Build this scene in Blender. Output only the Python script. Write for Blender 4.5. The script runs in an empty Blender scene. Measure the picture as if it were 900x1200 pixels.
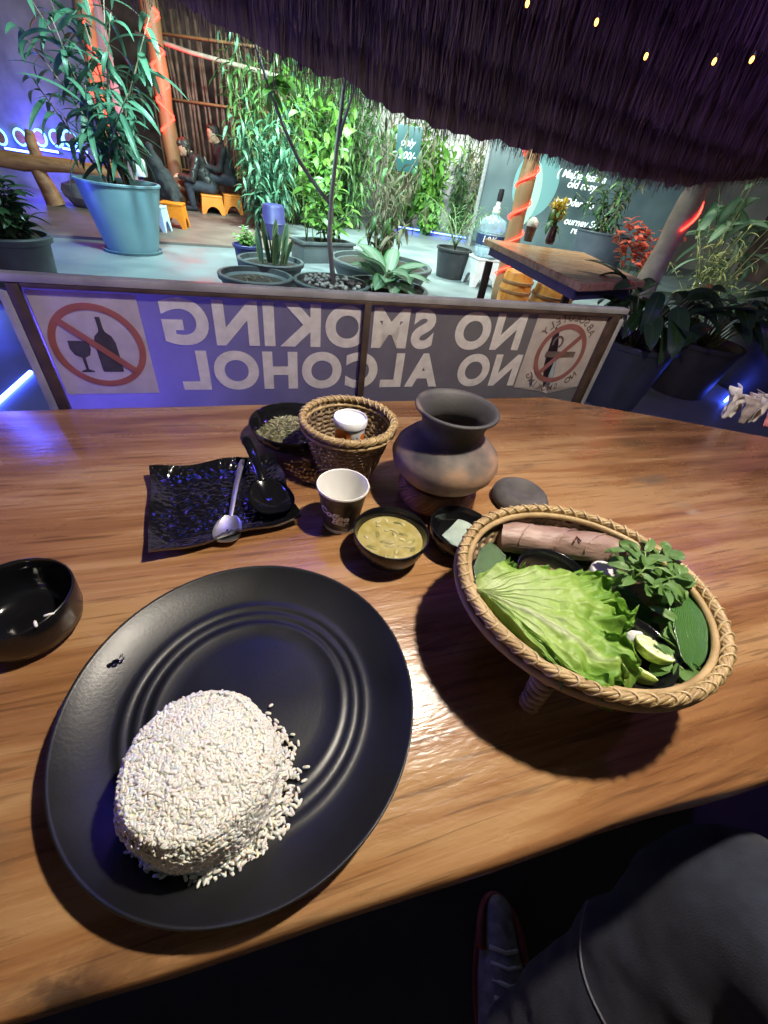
import bpy, bmesh, math, random
from mathutils import Vector, Matrix, Quaternion, noise
random.seed(7)
R = math.radians
S = bpy.context.scene
COL = S.collection

# ------------------------------------------------------------------ camera
FPX, PITCH, ROLL, CZ = 472.0, R(40.5), R(9.2), 1.12      # focal length in pixels of a 900 x 1200 picture
_c, _s = math.cos(ROLL), math.sin(ROLL)
DOWN = Vector((-_s*math.cos(PITCH), _c*math.cos(PITCH), math.sin(PITCH)))   # world axes seen in camera (x right, y down, z forward)
RIGHT = Vector((_c, _s, 0.0))
FWD = DOWN.cross(RIGHT)
if FWD.z < 0: FWD = -FWD
CAMP = Vector((0, 0, CZ))
cam = bpy.data.cameras.new('camera'); camo = bpy.data.objects.new('camera', cam); COL.objects.link(camo)
cam.sensor_fit = 'HORIZONTAL'; cam.sensor_width = 36.0; cam.lens = 36.0*FPX/900.0
cam.clip_start = 0.01; cam.clip_end = 500
def _toW(v): return Vector((v.dot(RIGHT), v.dot(FWD), -v.dot(DOWN)))
mx, my, mz = _toW(Vector((1,0,0))), _toW(Vector((0,-1,0))), _toW(Vector((0,0,-1)))
camo.matrix_world = Matrix.Translation(CAMP) @ Matrix((mx, my, mz)).transposed().to_4x4()
S.camera = camo

# ------------------------------------------------------------------ world and exposure (night)
W = bpy.data.worlds.new('World'); S.world = W; W.use_nodes = True
wn = W.node_tree.nodes; wl = W.node_tree.links
sky = wn.new('ShaderNodeTexSky'); sky.sky_type = 'NISHITA'; sky.sun_disc = False
sky.sun_elevation = R(0.0); sky.sun_rotation = R(200); sky.altitude = 100
wl.new(sky.outputs[0], wn['Background'].inputs[0]); wn['Background'].inputs[1].default_value = 0.10
S.view_settings.view_transform = 'Standard'; S.view_settings.look = 'None'
S.view_settings.exposure = 0.35; S.view_settings.gamma = 1.0; S.view_settings.use_curve_mapping = False
S.cycles.use_denoising = True
S.cycles.max_bounces = 8; S.cycles.sample_clamp_indirect = 6.0; S.cycles.transparent_max_bounces = 12

# ------------------------------------------------------------------ pixel -> place helpers
def ray(x, y): return _toW(Vector((x-450.0, y-600.0, FPX)))
def onz(x, y, z=0.0):
    d = ray(x, y); return CAMP + d*((z-CZ)/d.z)
def aty(x, y, Y):
    d = ray(x, y); return CAMP + d*(Y/d.y)
def onplane(x, y, p0, n):
    d = ray(x, y); return CAMP + d*((p0-CAMP).dot(n)/d.dot(n))
def proj(p):
    v = p-CAMP; c = RIGHT*v.x + FWD*v.y - DOWN*v.z; return 450+FPX*c.x/c.z, 600+FPX*c.y/c.z
def rimfit(xl, yl, xr, yr, z):
    """the level circle at height z whose picture spans xl..xr, its middle at the mean of yl and yr"""
    a, b = onz(xl, yl, z), onz(xr, yr, z); c = (a+b)/2; r = (a-b).length/2; mx_, my_ = (xl+xr)/2, (yl+yr)/2; tx, ty = mx_, my_
    for _ in range(8):
        P = [proj(c+Vector((r*math.cos(k*math.pi/24), r*math.sin(k*math.pi/24), 0))) for k in range(48)]
        x0, x1 = min(p[0] for p in P), max(p[0] for p in P); y0, y1 = min(p[1] for p in P), max(p[1] for p in P)
        r *= (xr-xl)/(x1-x0); mx_ += tx-(x0+x1)/2; my_ += ty-(y0+y1)/2; c = onz(mx_, my_, z)
    return c, r

# ------------------------------------------------------------------ materials
MATS = {}
def newmat(name):
    m = bpy.data.materials.new(name); m.use_nodes = True; MATS[name] = m
    nt = m.node_tree; return m, nt, nt.nodes['Principled BSDF']
def rgba(c): return (c[0], c[1], c[2], 1.0)
def plain(name, col, rough=0.5, metal=0.0, spec=0.5, var=0.0, scale=20.0, bump=0.0, bscale=None, coat=0.0, sheen=0.0, trans=0.0, vcol2=None, detail=4.0, rvar=0.0, stretch=(1,1,1)):
    """colour broken up by noise, with fine relief"""
    m, nt, b = newmat(name)
    b.inputs['Roughness'].default_value = rough; b.inputs['Metallic'].default_value = metal
    b.inputs['Specular IOR Level'].default_value = spec; b.inputs['Coat Weight'].default_value = coat
    b.inputs['Sheen Weight'].default_value = sheen
    b.inputs['Base Color'].default_value = rgba(col)
    tc = nt.nodes.new('ShaderNodeTexCoord'); mp = nt.nodes.new('ShaderNodeMapping'); mp.inputs['Scale'].default_value = stretch
    nt.links.new(tc.outputs['Object'], mp.inputs[0])
    if var or vcol2 or rvar:
        n = nt.nodes.new('ShaderNodeTexNoise'); n.inputs['Scale'].default_value = scale; n.inputs['Detail'].default_value = detail
        nt.links.new(mp.outputs[0], n.inputs['Vector'])
        r = nt.nodes.new('ShaderNodeValToRGB'); r.color_ramp.elements[0].position = .35; r.color_ramp.elements[1].position = .68
        c2 = vcol2 or tuple(x*(1+var) for x in col); c1 = col if vcol2 else tuple(x*(1-var) for x in col)
        r.color_ramp.elements[0].color = rgba(c1); r.color_ramp.elements[1].color = rgba(c2)
        nt.links.new(n.outputs['Fac'], r.inputs[0]); nt.links.new(r.outputs[0], b.inputs['Base Color'])
        if rvar:
            mr = nt.nodes.new('ShaderNodeMapRange'); mr.inputs['To Min'].default_value = max(0.02, rough-rvar); mr.inputs['To Max'].default_value = rough+rvar
            mr.inputs['From Min'].default_value = .3; mr.inputs['From Max'].default_value = .7
            nt.links.new(n.outputs['Fac'], mr.inputs[0]); nt.links.new(mr.outputs[0], b.inputs['Roughness'])
    if bump:
        n2 = nt.nodes.new('ShaderNodeTexNoise'); n2.inputs['Scale'].default_value = bscale or scale*4; n2.inputs['Detail'].default_value = 3
        nt.links.new(mp.outputs[0], n2.inputs['Vector'])
        bp = nt.nodes.new('ShaderNodeBump'); bp.inputs['Strength'].default_value = bump; bp.inputs['Distance'].default_value = .002
        nt.links.new(n2.outputs['Fac'], bp.inputs['Height']); nt.links.new(bp.outputs[0], b.inputs['Normal'])
    if trans:
        b.inputs['Transmission Weight'].default_value = trans
    return m
def leafmat(name, c1, c2, rough=0.4, transl=0.25, vein=0.0, midrib=None, edge=None):
    """leaf: colour differs from leaf to leaf, veins from the leaf's own uv, some light passes through"""
    m, nt, b = newmat(name); N = nt.nodes.new; L = nt.links.new
    oi = N('ShaderNodeObjectInfo'); mix = N('ShaderNodeMix'); mix.data_type = 'RGBA'
    geo = N('ShaderNodeNewGeometry')
    add = N('ShaderNodeMath'); add.operation = 'ADD'; fr = N('ShaderNodeMath'); fr.operation = 'FRACT'
    L(oi.outputs['Random'], add.inputs[0]); L(geo.outputs['Random Per Island'], add.inputs[1]); L(add.outputs[0], fr.inputs[0])
    L(fr.outputs[0], mix.inputs['Factor']); mix.inputs['A'].default_value = rgba(c1); mix.inputs['B'].default_value = rgba(c2)
    out = mix.outputs['Result']
    uv = N('ShaderNodeUVMap'); sx = N('ShaderNodeSeparateXYZ'); L(uv.outputs[0], sx.inputs[0])
    ab = N('ShaderNodeMath'); ab.operation = 'ABSOLUTE'
    sub = N('ShaderNodeMath'); sub.operation = 'SUBTRACT'; sub.inputs[1].default_value = .5; L(sx.outputs['Y'], sub.inputs[0]); L(sub.outputs[0], ab.inputs[0])
    def over(col, lo, hi, src, w):
        nonlocal out
        mr = N('ShaderNodeMapRange'); mr.inputs['From Min'].default_value = lo; mr.inputs['From Max'].default_value = hi
        mr.inputs['To Min'].default_value = 0; mr.inputs['To Max'].default_value = w; L(src, mr.inputs[0])
        x = N('ShaderNodeMix'); x.data_type = 'RGBA'; L(mr.outputs[0], x.inputs['Factor']); L(out, x.inputs['A']); x.inputs['B'].default_value = rgba(col); out = x.outputs['Result']
    if edge: over(edge, .30, .42, ab.outputs[0], 1.0)
    if midrib: over(midrib, .06, .02, ab.outputs[0], .8)
    L(out, b.inputs['Base Color']); b.inputs['Roughness'].default_value = rough
    if vein:
        wv = N('ShaderNodeTexWave'); wv.inputs['Scale'].default_value = 6; wv.inputs['Distortion'].default_value = .6
        cb = N('ShaderNodeCombineXYZ'); m1 = N('ShaderNodeMath'); m1.operation = 'MULTIPLY_ADD'; m1.inputs[1].default_value = -1.2
        L(ab.outputs[0], m1.inputs[0]); L(sx.outputs['X'], m1.inputs[2]); L(m1.outputs[0], cb.inputs[0]); L(cb.outputs[0], wv.inputs['Vector'])
        bp = N('ShaderNodeBump'); bp.inputs['Strength'].default_value = vein; bp.inputs['Distance'].default_value = .004
        L(wv.outputs['Fac'], bp.inputs['Height']); L(bp.outputs[0], b.inputs['Normal'])
    tr = N('ShaderNodeBsdfTranslucent'); L(out, tr.inputs['Color'])
    ms = N('ShaderNodeMixShader'); ms.inputs[0].default_value = transl
    mo = nt.nodes['Material Output']; L(b.outputs[0], ms.inputs[1]); L(tr.outputs[0], ms.inputs[2]); L(ms.outputs[0], mo.inputs['Surface'])
    return m
def glow(name, col, strength):
    m, nt, b = newmat(name); b.inputs['Base Color'].default_value = rgba(col)
    b.inputs['Emission Color'].default_value = rgba(col); b.inputs['Emission Strength'].default_value = strength; return m
def glass(name, col=(1,1,1), rough=0.02, ior=1.45):
    m, nt, b = newmat(name); b.inputs['Base Color'].default_value = rgba(col); b.inputs['Roughness'].default_value = rough
    b.inputs['Transmission Weight'].default_value = 1.0; b.inputs['IOR'].default_value = ior; return m

# table wood: grain runs along the table's own x axis
def wood(name, cols, rough, gscale=1.0, wear=True, peel=0.16, stains=()):
    m, nt, b = newmat(name); N = nt.nodes.new; L = nt.links.new
    tc = N('ShaderNodeTexCoord')
    def nz(scale, sc, det=5, rg=.55):
        mp = N('ShaderNodeMapping'); mp.inputs['Scale'].default_value = sc; L(tc.outputs['Object'], mp.inputs[0])
        n = N('ShaderNodeTexNoise'); n.inputs['Scale'].default_value = scale*gscale; n.inputs['Detail'].default_value = det; n.inputs['Roughness'].default_value = rg
        n.inputs['Distortion'].default_value = .5
        L(mp.outputs[0], n.inputs['Vector']); return n.outputs['Fac']
    a = nz(12, (.16, 1.6, 1), 6); f2 = nz(85, (.07, 1.5, 1), 4, .6); big = nz(3.2, (.6, 1.3, 1), 3)
    s1 = N('ShaderNodeMath'); s1.operation = 'MULTIPLY_ADD'; s1.inputs[1].default_value = .35; L(f2, s1.inputs[0]); L(a, s1.inputs[2])
    s2 = N('ShaderNodeMath'); s2.operation = 'MULTIPLY_ADD'; s2.inputs[1].default_value = .45; L(big, s2.inputs[0]); L(s1.outputs[0], s2.inputs[2])
    r = N('ShaderNodeValToRGB'); e = r.color_ramp.elements; e[0].position = .62; e[1].position = 1.18
    e[0].color = rgba(cols[0]); e[1].color = rgba(cols[-1])
    for k, c in enumerate(cols[1:-1]):
        q = e.new(.62 + .40*(k+1)/(len(cols)-1)); q.color = rgba(c)
    e[-1].position = 1.0
    L(s2.outputs[0], r.inputs[0]); out = r.outputs[0]
    # thin dark pores drawn along the grain
    po = nz(160, (.05, 1.2, 1), 2)
    mr = N('ShaderNodeMapRange'); mr.inputs['From Min'].default_value = .42; mr.inputs['From Max'].default_value = .34; mr.inputs['To Max'].default_value = .45; L(po, mr.inputs[0])
    mx_ = N('ShaderNodeMix'); mx_.data_type = 'RGBA'; L(mr.outputs[0], mx_.inputs['Factor']); L(out, mx_.inputs['A']); mx_.inputs['B'].default_value = rgba(tuple(x*.6 for x in cols[0])); out = mx_.outputs['Result']
    rgh = None
    if wear:     # grey worn patches where the varnish is gone
        wn_ = nz(4.3, (.8, 1.7, 1), 7, .65)
        mr2 = N('ShaderNodeMapRange'); mr2.inputs['From Min'].default_value = .62; mr2.inputs['From Max'].default_value = .72; mr2.inputs['To Max'].default_value = .55; L(wn_, mr2.inputs[0])
        m2 = N('ShaderNodeMix'); m2.data_type = 'RGBA'; L(mr2.outputs[0], m2.inputs['Factor']); L(out, m2.inputs['A']); m2.inputs['B'].default_value = (.13,.085,.05,1); out = m2.outputs['Result']
        dn = nz(2.1, (1, 1.6, 1), 7, .7)
        mr3 = N('ShaderNodeMapRange'); mr3.inputs['From Min'].default_value = .66; mr3.inputs['From Max'].default_value = .76; mr3.inputs['To Max'].default_value = .4; L(dn, mr3.inputs[0])
        m3 = N('ShaderNodeMix'); m3.data_type = 'RGBA'; L(mr3.outputs[0], m3.inputs['Factor']); L(out, m3.inputs['A']); m3.inputs['B'].default_value = (.03,.018,.01,1); out = m3.outputs['Result']
    for c_, ra, rb2, col_, w_ in stains:
        mp = N('ShaderNodeMapping'); mp.vector_type = 'POINT'; mp.inputs['Location'].default_value = (-c_.x/ra, -c_.y/rb2, 0); mp.inputs['Scale'].default_value = (1/ra, 1/rb2, 0)
        L(tc.outputs['Object'], mp.inputs[0]); ln = N('ShaderNodeVectorMath'); ln.operation = 'LENGTH'; L(mp.outputs[0], ln.inputs[0])
        ns = nz(55, (.6, 1.4, 1), 5, .65); ad_ = N('ShaderNodeMath'); ad_.operation = 'MULTIPLY_ADD'; ad_.inputs[1].default_value = 2.4; L(ns, ad_.inputs[0]); L(ln.outputs['Value'], ad_.inputs[2])
        mr4 = N('ShaderNodeMapRange'); mr4.inputs['From Min'].default_value = 2.3; mr4.inputs['From Max'].default_value = 1.5; mr4.inputs['To Max'].default_value = w_; L(ad_.outputs[0], mr4.inputs[0])
        m4 = N('ShaderNodeMix'); m4.data_type = 'RGBA'; L(mr4.outputs[0], m4.inputs['Factor']); L(out, m4.inputs['A']); m4.inputs['B'].default_value = rgba(col_); out = m4.outputs['Result']
    L(out, b.inputs['Base Color'])
    rr = N('ShaderNodeMapRange'); rr.inputs['From Min'].default_value = .3; rr.inputs['From Max'].default_value = .7
    rr.inputs['To Min'].default_value = rough-.08; rr.inputs['To Max'].default_value = rough+.10; L(nz(14, (.5, 1.4, 1), 5), rr.inputs[0]); L(rr.outputs[0], b.inputs['Roughness'])
    # brushed varnish: small ripples stretched along the grain
    p1 = nz(150, (.35, 1.0, 1), 2, .5)
    bp = N('ShaderNodeBump'); bp.inputs['Strength'].default_value = peel; bp.inputs['Distance'].default_value = .003
    L(p1, bp.inputs['Height'])
    bp2 = N('ShaderNodeBump'); bp2.inputs['Strength'].default_value = peel*.7; bp2.inputs['Distance'].default_value = .004; L(f2, bp2.inputs['Height']); L(bp2.outputs[0], bp.inputs['Normal'])
    L(bp.outputs[0], b.inputs['Normal'])
    return m

# ------------------------------------------------------------------ mesh helpers
class MB:
    def __init__(s): s.v = []; s.f = []; s.uv = None
    def add(s, vs, fs):
        o = len(s.v); s.v += [tuple(v) for v in vs]; s.f += [tuple(i+o for i in f) for f in fs]; return s
    def box(s, c, size, rot=None):
        hx, hy, hz = size[0]/2, size[1]/2, size[2]/2
        vs = [Vector((x, y, z)) for x in (-hx, hx) for y in (-hy, hy) for z in (-hz, hz)]
        if rot is not None: vs = [rot @ v for v in vs]
        c = Vector(c)
        return s.add([v+c for v in vs], [(0,1,3,2),(4,6,7,5),(0,4,5,1),(2,3,7,6),(0,2,6,4),(1,5,7,3)])
    def bbox(s, c, size, bev=.003, rot=None, seg=2):
        bm = bmesh.new(); bmesh.ops.create_cube(bm, size=1.0)
        for v in bm.verts: v.co = Vector((v.co.x*size[0], v.co.y*size[1], v.co.z*size[2]))
        bmesh.ops.bevel(bm, geom=bm.edges[:], offset=bev, segments=seg, affect='EDGES', profile=.6)
        bm.verts.index_update(); c = Vector(c)
        vs = [((rot @ v.co) if rot is not None else v.co.copy())+c for v in bm.verts]; fs = [[v.index for v in f.verts] for f in bm.faces]
        bm.free(); return s.add(vs, fs)
    def lathe(s, prof, n=48, c=(0,0,0), sq=None, wob=None, cap0=False, cap1=False):
        c = Vector(c); vs = []; fs = []
        for i, (r, z) in enumerate(prof):
            for k in range(n):
                a = 2*math.pi*k/n; rr = r*(wob(a, i) if wob else 1.0)
                vs.append(Vector((rr*math.cos(a), rr*math.sin(a)*(sq or 1.0), z))+c)
        for i in range(len(prof)-1):
            for k in range(n):
                k2 = (k+1) % n; fs.append((i*n+k, i*n+k2, (i+1)*n+k2, (i+1)*n+k))
        if cap0: fs.append(tuple(range(n))[::-1])
        if cap1: fs.append(tuple((len(prof)-1)*n+k for k in range(n)))
        return s.add(vs, fs)
    def tube(s, pts, rad, n=8, cap=True, closed=False, flat=1.0):
        pts = [Vector(p) for p in pts]; m = len(pts)
        if not hasattr(rad, '__len__'): rad = [rad]*m
        vs = []; fs = []; ref = None
        for i, p in enumerate(pts):
            if closed: t = pts[(i+1) % m]-pts[i-1]
            else: t = pts[min(i+1, m-1)]-pts[max(i-1, 0)]
            t = t.normalized() if t.length > 1e-9 else Vector((0,0,1))
            if ref is None: ref = Vector((0,0,1)) if abs(t.z) < .9 else Vector((1,0,0))
            x = t.cross(ref)
            if x.length < 1e-6: x = t.orthogonal()
            x.normalize(); y = x.cross(t).normalized(); ref = y
            for k in range(n):
                a = 2*math.pi*k/n; vs.append(p + x*math.cos(a)*rad[i] + y*math.sin(a)*rad[i]*flat)
        for i in range(m if closed else m-1):
            j = (i+1) % m
            for k in range(n):
                k2 = (k+1) % n; fs.append((i*n+k, i*n+k2, j*n+k2, j*n+k))
        if cap and not closed:
            fs.append(tuple(range(n))[::-1]); fs.append(tuple((m-1)*n+k for k in range(n)))
        return s.add(vs, fs)
    def ball(s, c, r, n=10, sc=(1,1,1), rot=None, jit=0.0):
        prof = []; m = max(4, n//2+1); c = Vector(c); vs = []; fs = []
        for i in range(m+1):
            th = math.pi*i/m
            for k in range(n):
                a = 2*math.pi*k/n
                v = Vector((math.sin(th)*math.cos(a)*sc[0], math.sin(th)*math.sin(a)*sc[1], math.cos(th)*sc[2]))*r
                if jit: v *= 1+jit*noise.noise(v*3/r+c*9)
                if rot is not None: v = rot @ v
                vs.append(v+c)
        for i in range(m):
            for k in range(n):
                k2 = (k+1) % n; fs.append((i*n+k, (i+1)*n+k, (i+1)*n+k2, i*n+k2))
        return s.add(vs, fs)
    def caps(s, p0, r0, p1, r1, n=12):
        p0, p1 = Vector(p0), Vector(p1); d = (p1-p0); d = d.normalized() if d.length > 1e-6 else Vector((0,0,1))
        P = []; Q = []
        for a in (80, 60, 40, 20): P.append(p0-d*r0*math.sin(R(a))); Q.append(r0*math.cos(R(a)))
        P += [p0, p1]; Q += [r0, r1]
        for a in (20, 40, 60, 80): P.append(p1+d*r1*math.sin(R(a))); Q.append(r1*math.cos(R(a)))
        return s.tube(P, Q, n)
    def mesh(s, name, mats, smooth=True):
        me = bpy.data.meshes.new(name); me.from_pydata(s.v, [], s.f); me.update()
        for m in (mats if isinstance(mats, (list, tuple)) else [mats]): me.materials.append(m)
        if smooth: me.polygons.foreach_set('use_smooth', [True]*len(me.polygons))
        return me
    def build(s, name, mat, parent=None, smooth=True, loc=None, sharp=40):
        me = s.mesh(name, mat, smooth)
        if smooth and sharp: me.set_sharp_from_angle(angle=R(sharp))
        return obj(name, me, parent, loc)
def obj(name, me, parent=None, loc=None):
    o = bpy.data.objects.new(name, me); COL.objects.link(o)
    if parent: o.parent = parent
    if loc is not None: o.location = loc
    return o
def tag(o, label, cat, group=None):
    o['label'] = label; o['category'] = cat
    if group: o['group'] = group
    return o
def thing(name, label, cat, loc=(0,0,0), rotz=0.0, group=None):
    o = bpy.data.objects.new(name, None); COL.objects.link(o); o.location = loc; o.rotation_euler = (0,0,rotz); o.empty_display_size = .05
    return tag(o, label, cat, group)
def struct(o): o['kind'] = 'structure'; return o
def stuff(o): o['kind'] = 'stuff'; return o
def from_curve(name, cu, mat, parent, M):
    t = bpy.data.objects.new('tmp', cu)
    me = bpy.data.meshes.new_from_object(t); bpy.data.objects.remove(t); bpy.data.curves.remove(cu)
    me.name = name; me.transform(M); me.materials.clear(); me.materials.append(mat); return obj(name, me, parent) if name else me
def fill2d(name, loops, mat, parent, M, ext=0.0):
    cu = bpy.data.curves.new('c', 'CURVE'); cu.dimensions = '2D'; cu.fill_mode = 'BOTH'; cu.extrude = ext
    for lp in loops:
        sp = cu.splines.new('POLY'); sp.points.add(len(lp)-1); sp.use_cyclic_u = True
        for p, q in zip(sp.points, lp): p.co = (q[0], q[1], 0, 1)
    return from_curve(name, cu, mat, parent, M)
def text_mesh(txt, bold=0.0, shear=0.0):
    cu = bpy.data.curves.new('t', 'FONT'); cu.body = txt; cu.size = 1.0; cu.offset = bold; cu.shear = shear; cu.resolution_u = 7
    t = bpy.data.objects.new('tmp', cu)
    me = bpy.data.meshes.new_from_object(t); bpy.data.objects.remove(t); bpy.data.curves.remove(cu)
    return me
def bounds(me):
    xs = [v.co.x for v in me.vertices]; ys = [v.co.y for v in me.vertices]; return min(xs), max(xs), min(ys), max(ys)
def remesh(mb, voxel, smooth_it=6):
    """one continuous skin over overlapping limbs"""
    me = mb.mesh('tmp', [], True); t = bpy.data.objects.new('tmp', me); COL.objects.link(t)
    m = t.modifiers.new('r', 'REMESH'); m.mode = 'VOXEL'; m.voxel_size = voxel; m.use_smooth_shade = True
    if smooth_it: q = t.modifiers.new('s', 'SMOOTH'); q.iterations = smooth_it; q.factor = .5
    bpy.context.view_layer.update()
    r = bpy.data.meshes.new_from_object(t.evaluated_get(bpy.context.evaluated_depsgraph_get()))
    bpy.data.objects.remove(t); bpy.data.meshes.remove(me); r.polygons.foreach_set('use_smooth', [True]*len(r.polygons)); return r
def skin(name, mb, voxel, mat, parent, it=6):
    me = remesh(mb, voxel, it); me.materials.append(mat); return obj(name, me, parent)
def circle(n, r=1.0, cx=0, cy=0, sx=1, sy=1): return [(cx+r*sx*math.cos(2*math.pi*k/n), cy+r*sy*math.sin(2*math.pi*k/n)) for k in range(n)]

TZ = 0.75      # table top
exec_order = True

# ------------------------------------------------------------------ material list
TR = R(22.0); TB = Vector((.05,.42,0)); Mt = Matrix.Rotation(-TR, 3, 'Z')
def tloc(x, y): return Mt @ (onz(x, y, .75)-TB)
STAINS = [(tloc(72,1166), .020, .013, (.05,.035,.025), .9), (tloc(762,562), .050, .017, (.16,.115,.075), .75), (tloc(742,520), .045, .020, (.10,.06,.03), .6), (tloc(800,592), .030, .010, (.30,.21,.12), .6), (tloc(690,478), .060, .012, (.09,.06,.04), .55), (tloc(812,600), .018, .007, (.36,.28,.17), .7), (tloc(120,1130), .05, .014, (.09,.04,.02), .6)]
m_wood = wood('varnished_wood', [(.080,.033,.015), (.195,.085,.033), (.290,.140,.055), (.385,.220,.098)], .28, stains=STAINS)
m_wood2 = wood('back_table_wood', [(.20,.10,.045), (.38,.21,.10), (.50,.31,.16)], .3, wear=False)
m_log = wood('log_wood', [(.10,.04,.015), (.25,.11,.04), (.34,.17,.07)], .6, wear=False)
m_darkwood = plain('dark_leg_wood', (.03,.015,.008), .6, var=.4, scale=12)
m_plate = plain('matt_black_melamine', (.0045,.005,.006), .36, spec=.5, bump=.05, bscale=350, rvar=.07, scale=9, vcol2=(.007,.0075,.009))
m_bowl = plain('black_melamine', (.007,.007,.008), .28, spec=.5, rvar=.08, scale=30, vcol2=(.012,.011,.011))
m_bowl_in = plain('shiny_black_melamine', (.005,.005,.006), .12, spec=.6, rvar=.05, scale=25, vcol2=(.008,.008,.009))
m_square = plain('hammered_black_glaze', (.006,.006,.007), .13, spec=.9, bump=.3, bscale=240, coat=.6)
m_rice = plain('cooked_rice', (.74,.725,.65), .45, var=.05, scale=60, spec=.5)
m_rice.node_tree.nodes['Principled BSDF'].inputs['Subsurface Weight'].default_value = .7
m_rice.node_tree.nodes['Principled BSDF'].inputs['Subsurface Radius'].default_value = (.004,.003,.002)
m_steel = plain('worn_steel', (.70,.69,.67), .42, metal=1)
m_clay = None
m_lidclay = plain('grey_clay', (.055,.05,.048), .85, vcol2=(.12,.108,.10), scale=22, bump=.35, bscale=160)
m_cane = plain('cane', (.30,.20,.085), .45, vcol2=(.46,.33,.16), scale=45, bump=.2, bscale=300)
m_cane_wrap = plain('cane_binding', (.42,.31,.15), .4, vcol2=(.56,.43,.23), scale=70)
m_canedark = plain('aged_cane', (.10,.065,.035), .5, vcol2=(.26,.18,.10), scale=60, bump=.2, bscale=400)
m_canemid = plain('smoked_cane', (.17,.115,.06), .5, vcol2=(.38,.28,.165), scale=70, bump=.2, bscale=400)
m_ring = plain('split_cane_ring', (.22,.10,.055), .55, vcol2=(.40,.22,.13), scale=60)
m_paper = plain('white_paper', (.78,.77,.73), .5, var=.02, scale=30)
m_lidpaper = plain('paper_lid', (.82,.83,.84), .45, var=.02, scale=20)
m_cupdark = plain('printed_dark_paper', (.022,.018,.015), .45, vcol2=(.10,.085,.06), scale=70, detail=6)
m_orange_print = plain('orange_print', (.75,.20,.02), .45, var=.08, scale=50)
m_ink = plain('brown_ink', (.10,.03,.01), .5)
m_blueink = plain('blue_ink', (.10,.16,.32), .5)
m_soup = plain('soup', (.31,.255,.075), .12, vcol2=(.42,.36,.15), scale=75, spec=.5, detail=3)
m_souphi = plain('soup_vegetable', (.44,.39,.17), .25, var=.2, scale=90)
m_soupgr = plain('soup_greens', (.26,.24,.07), .3, var=.3, scale=90)
m_onion = plain('pale_slice', (.34,.43,.38), .12, vcol2=(.46,.54,.48), scale=60, spec=.7)
m_onion.node_tree.nodes['Principled BSDF'].inputs['Subsurface Weight'].default_value = .6; m_onion.node_tree.nodes['Principled BSDF'].inputs['Subsurface Radius'].default_value = (.006,.007,.006)
m_herb1 = leafmat('dried_herbs', (.42,.38,.24), (.24,.26,.13), .7, .1)
m_herb2 = plain('herb_paste', (.12,.11,.05), .7, var=.5, scale=120, bump=.5)
m_parcel = plain('steamed_leaf_wrap', (.22,.135,.11), .5, vcol2=(.37,.25,.20), scale=34, bump=.8, bscale=110, stretch=(.5,1.5,1.5))
m_chutney = plain('chutney', (.20,.14,.06), .35, vcol2=(.32,.24,.11), scale=150, bump=.6, bscale=260)
m_salt = plain('salt', (.80,.80,.79), .6, bump=.5, bscale=700)
m_limepeel = plain('lime_peel', (.30,.40,.06), .35, var=.15, scale=120, bump=.2, bscale=500)
m_limeflesh = plain('lime_flesh', (.60,.70,.30), .25, vcol2=(.80,.84,.52), scale=110, bump=.3, bscale=260)
m_banana = leafmat('banana_leaf', (.055,.16,.035), (.085,.21,.05), .3, .2, vein=.5)
m_banana2 = leafmat('pale_banana_leaf', (.16,.27,.13), (.18,.30,.15), .3, .25, vein=.6)
m_herbleaf = leafmat('pea_shoot_leaf', (.09,.20,.045), (.15,.28,.07), .4, .25, vein=.25)
m_herbstem = plain('herb_stem', (.17,.30,.08), .4, var=.2)
m_water = glass('water_drop', (1,1,1), .0, 1.33)
m_denim = plain('dark_denim', (.013,.016,.031), .9, vcol2=(.025,.029,.052), scale=60, bump=.5, bscale=600, sheen=.15)
m_stitch = plain('stitching', (.16,.16,.19), .7)
m_shoe = plain('grey_shoe_fabric', (.16,.17,.17), .7, var=.3, scale=60)
m_shoered = plain('dark_red_trim', (.15,.025,.02), .6, var=.2)
m_lace = plain('pale_lace', (.40,.42,.42), .7)
m_banner = plain('banner_cloth', (.125,.118,.120), .8, vcol2=(.16,.150,.152), scale=14, bump=.12, bscale=700)
m_print = plain('pale_print', (.80,.77,.77), .8, vcol2=(.64,.61,.61), scale=55, detail=7)
m_printw = plain('pale_print_square', (.58,.52,.50), .8, vcol2=(.47,.42,.41), scale=35, detail=6)
m_printred = plain('faded_red_print', (.40,.13,.13), .8, vcol2=(.33,.11,.11), scale=40)
m_printpink = plain('faded_pink_print', (.30,.12,.115), .8, vcol2=(.25,.10,.095), scale=40)
m_printdark = plain('dark_print', (.07,.06,.09), .8, var=.2, scale=40)
m_printbrown = plain('brown_print', (.15,.105,.09), .8, var=.2, scale=40)
m_frame = plain('painted_steel_frame', (.22,.22,.24), .4, metal=.2, var=.2, scale=25)
m_framedark = plain('dark_wood_batten', (.035,.02,.014), .6, var=.4, scale=30)
m_concrete = plain('pale_concrete', (.13,.16,.17), .5, vcol2=(.18,.215,.225), scale=2.2, bump=.15, bscale=40, rvar=.15, detail=7)
m_shadefloor = plain('shade_dark_floor', (.018,.016,.015), .75, vcol2=(.03,.027,.025), scale=6, bump=.2)
m_brownfloor = plain('brown_floor', (.11,.08,.068), .6, vcol2=(.16,.12,.10), scale=3, bump=.2, bscale=60, detail=7)
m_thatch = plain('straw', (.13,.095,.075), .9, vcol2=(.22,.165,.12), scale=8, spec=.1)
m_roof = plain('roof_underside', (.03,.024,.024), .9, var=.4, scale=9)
m_potgrey = plain('grey_plastic_pot', (.085,.10,.105), .5, var=.15, scale=8, bump=.08, bscale=90)
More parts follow.
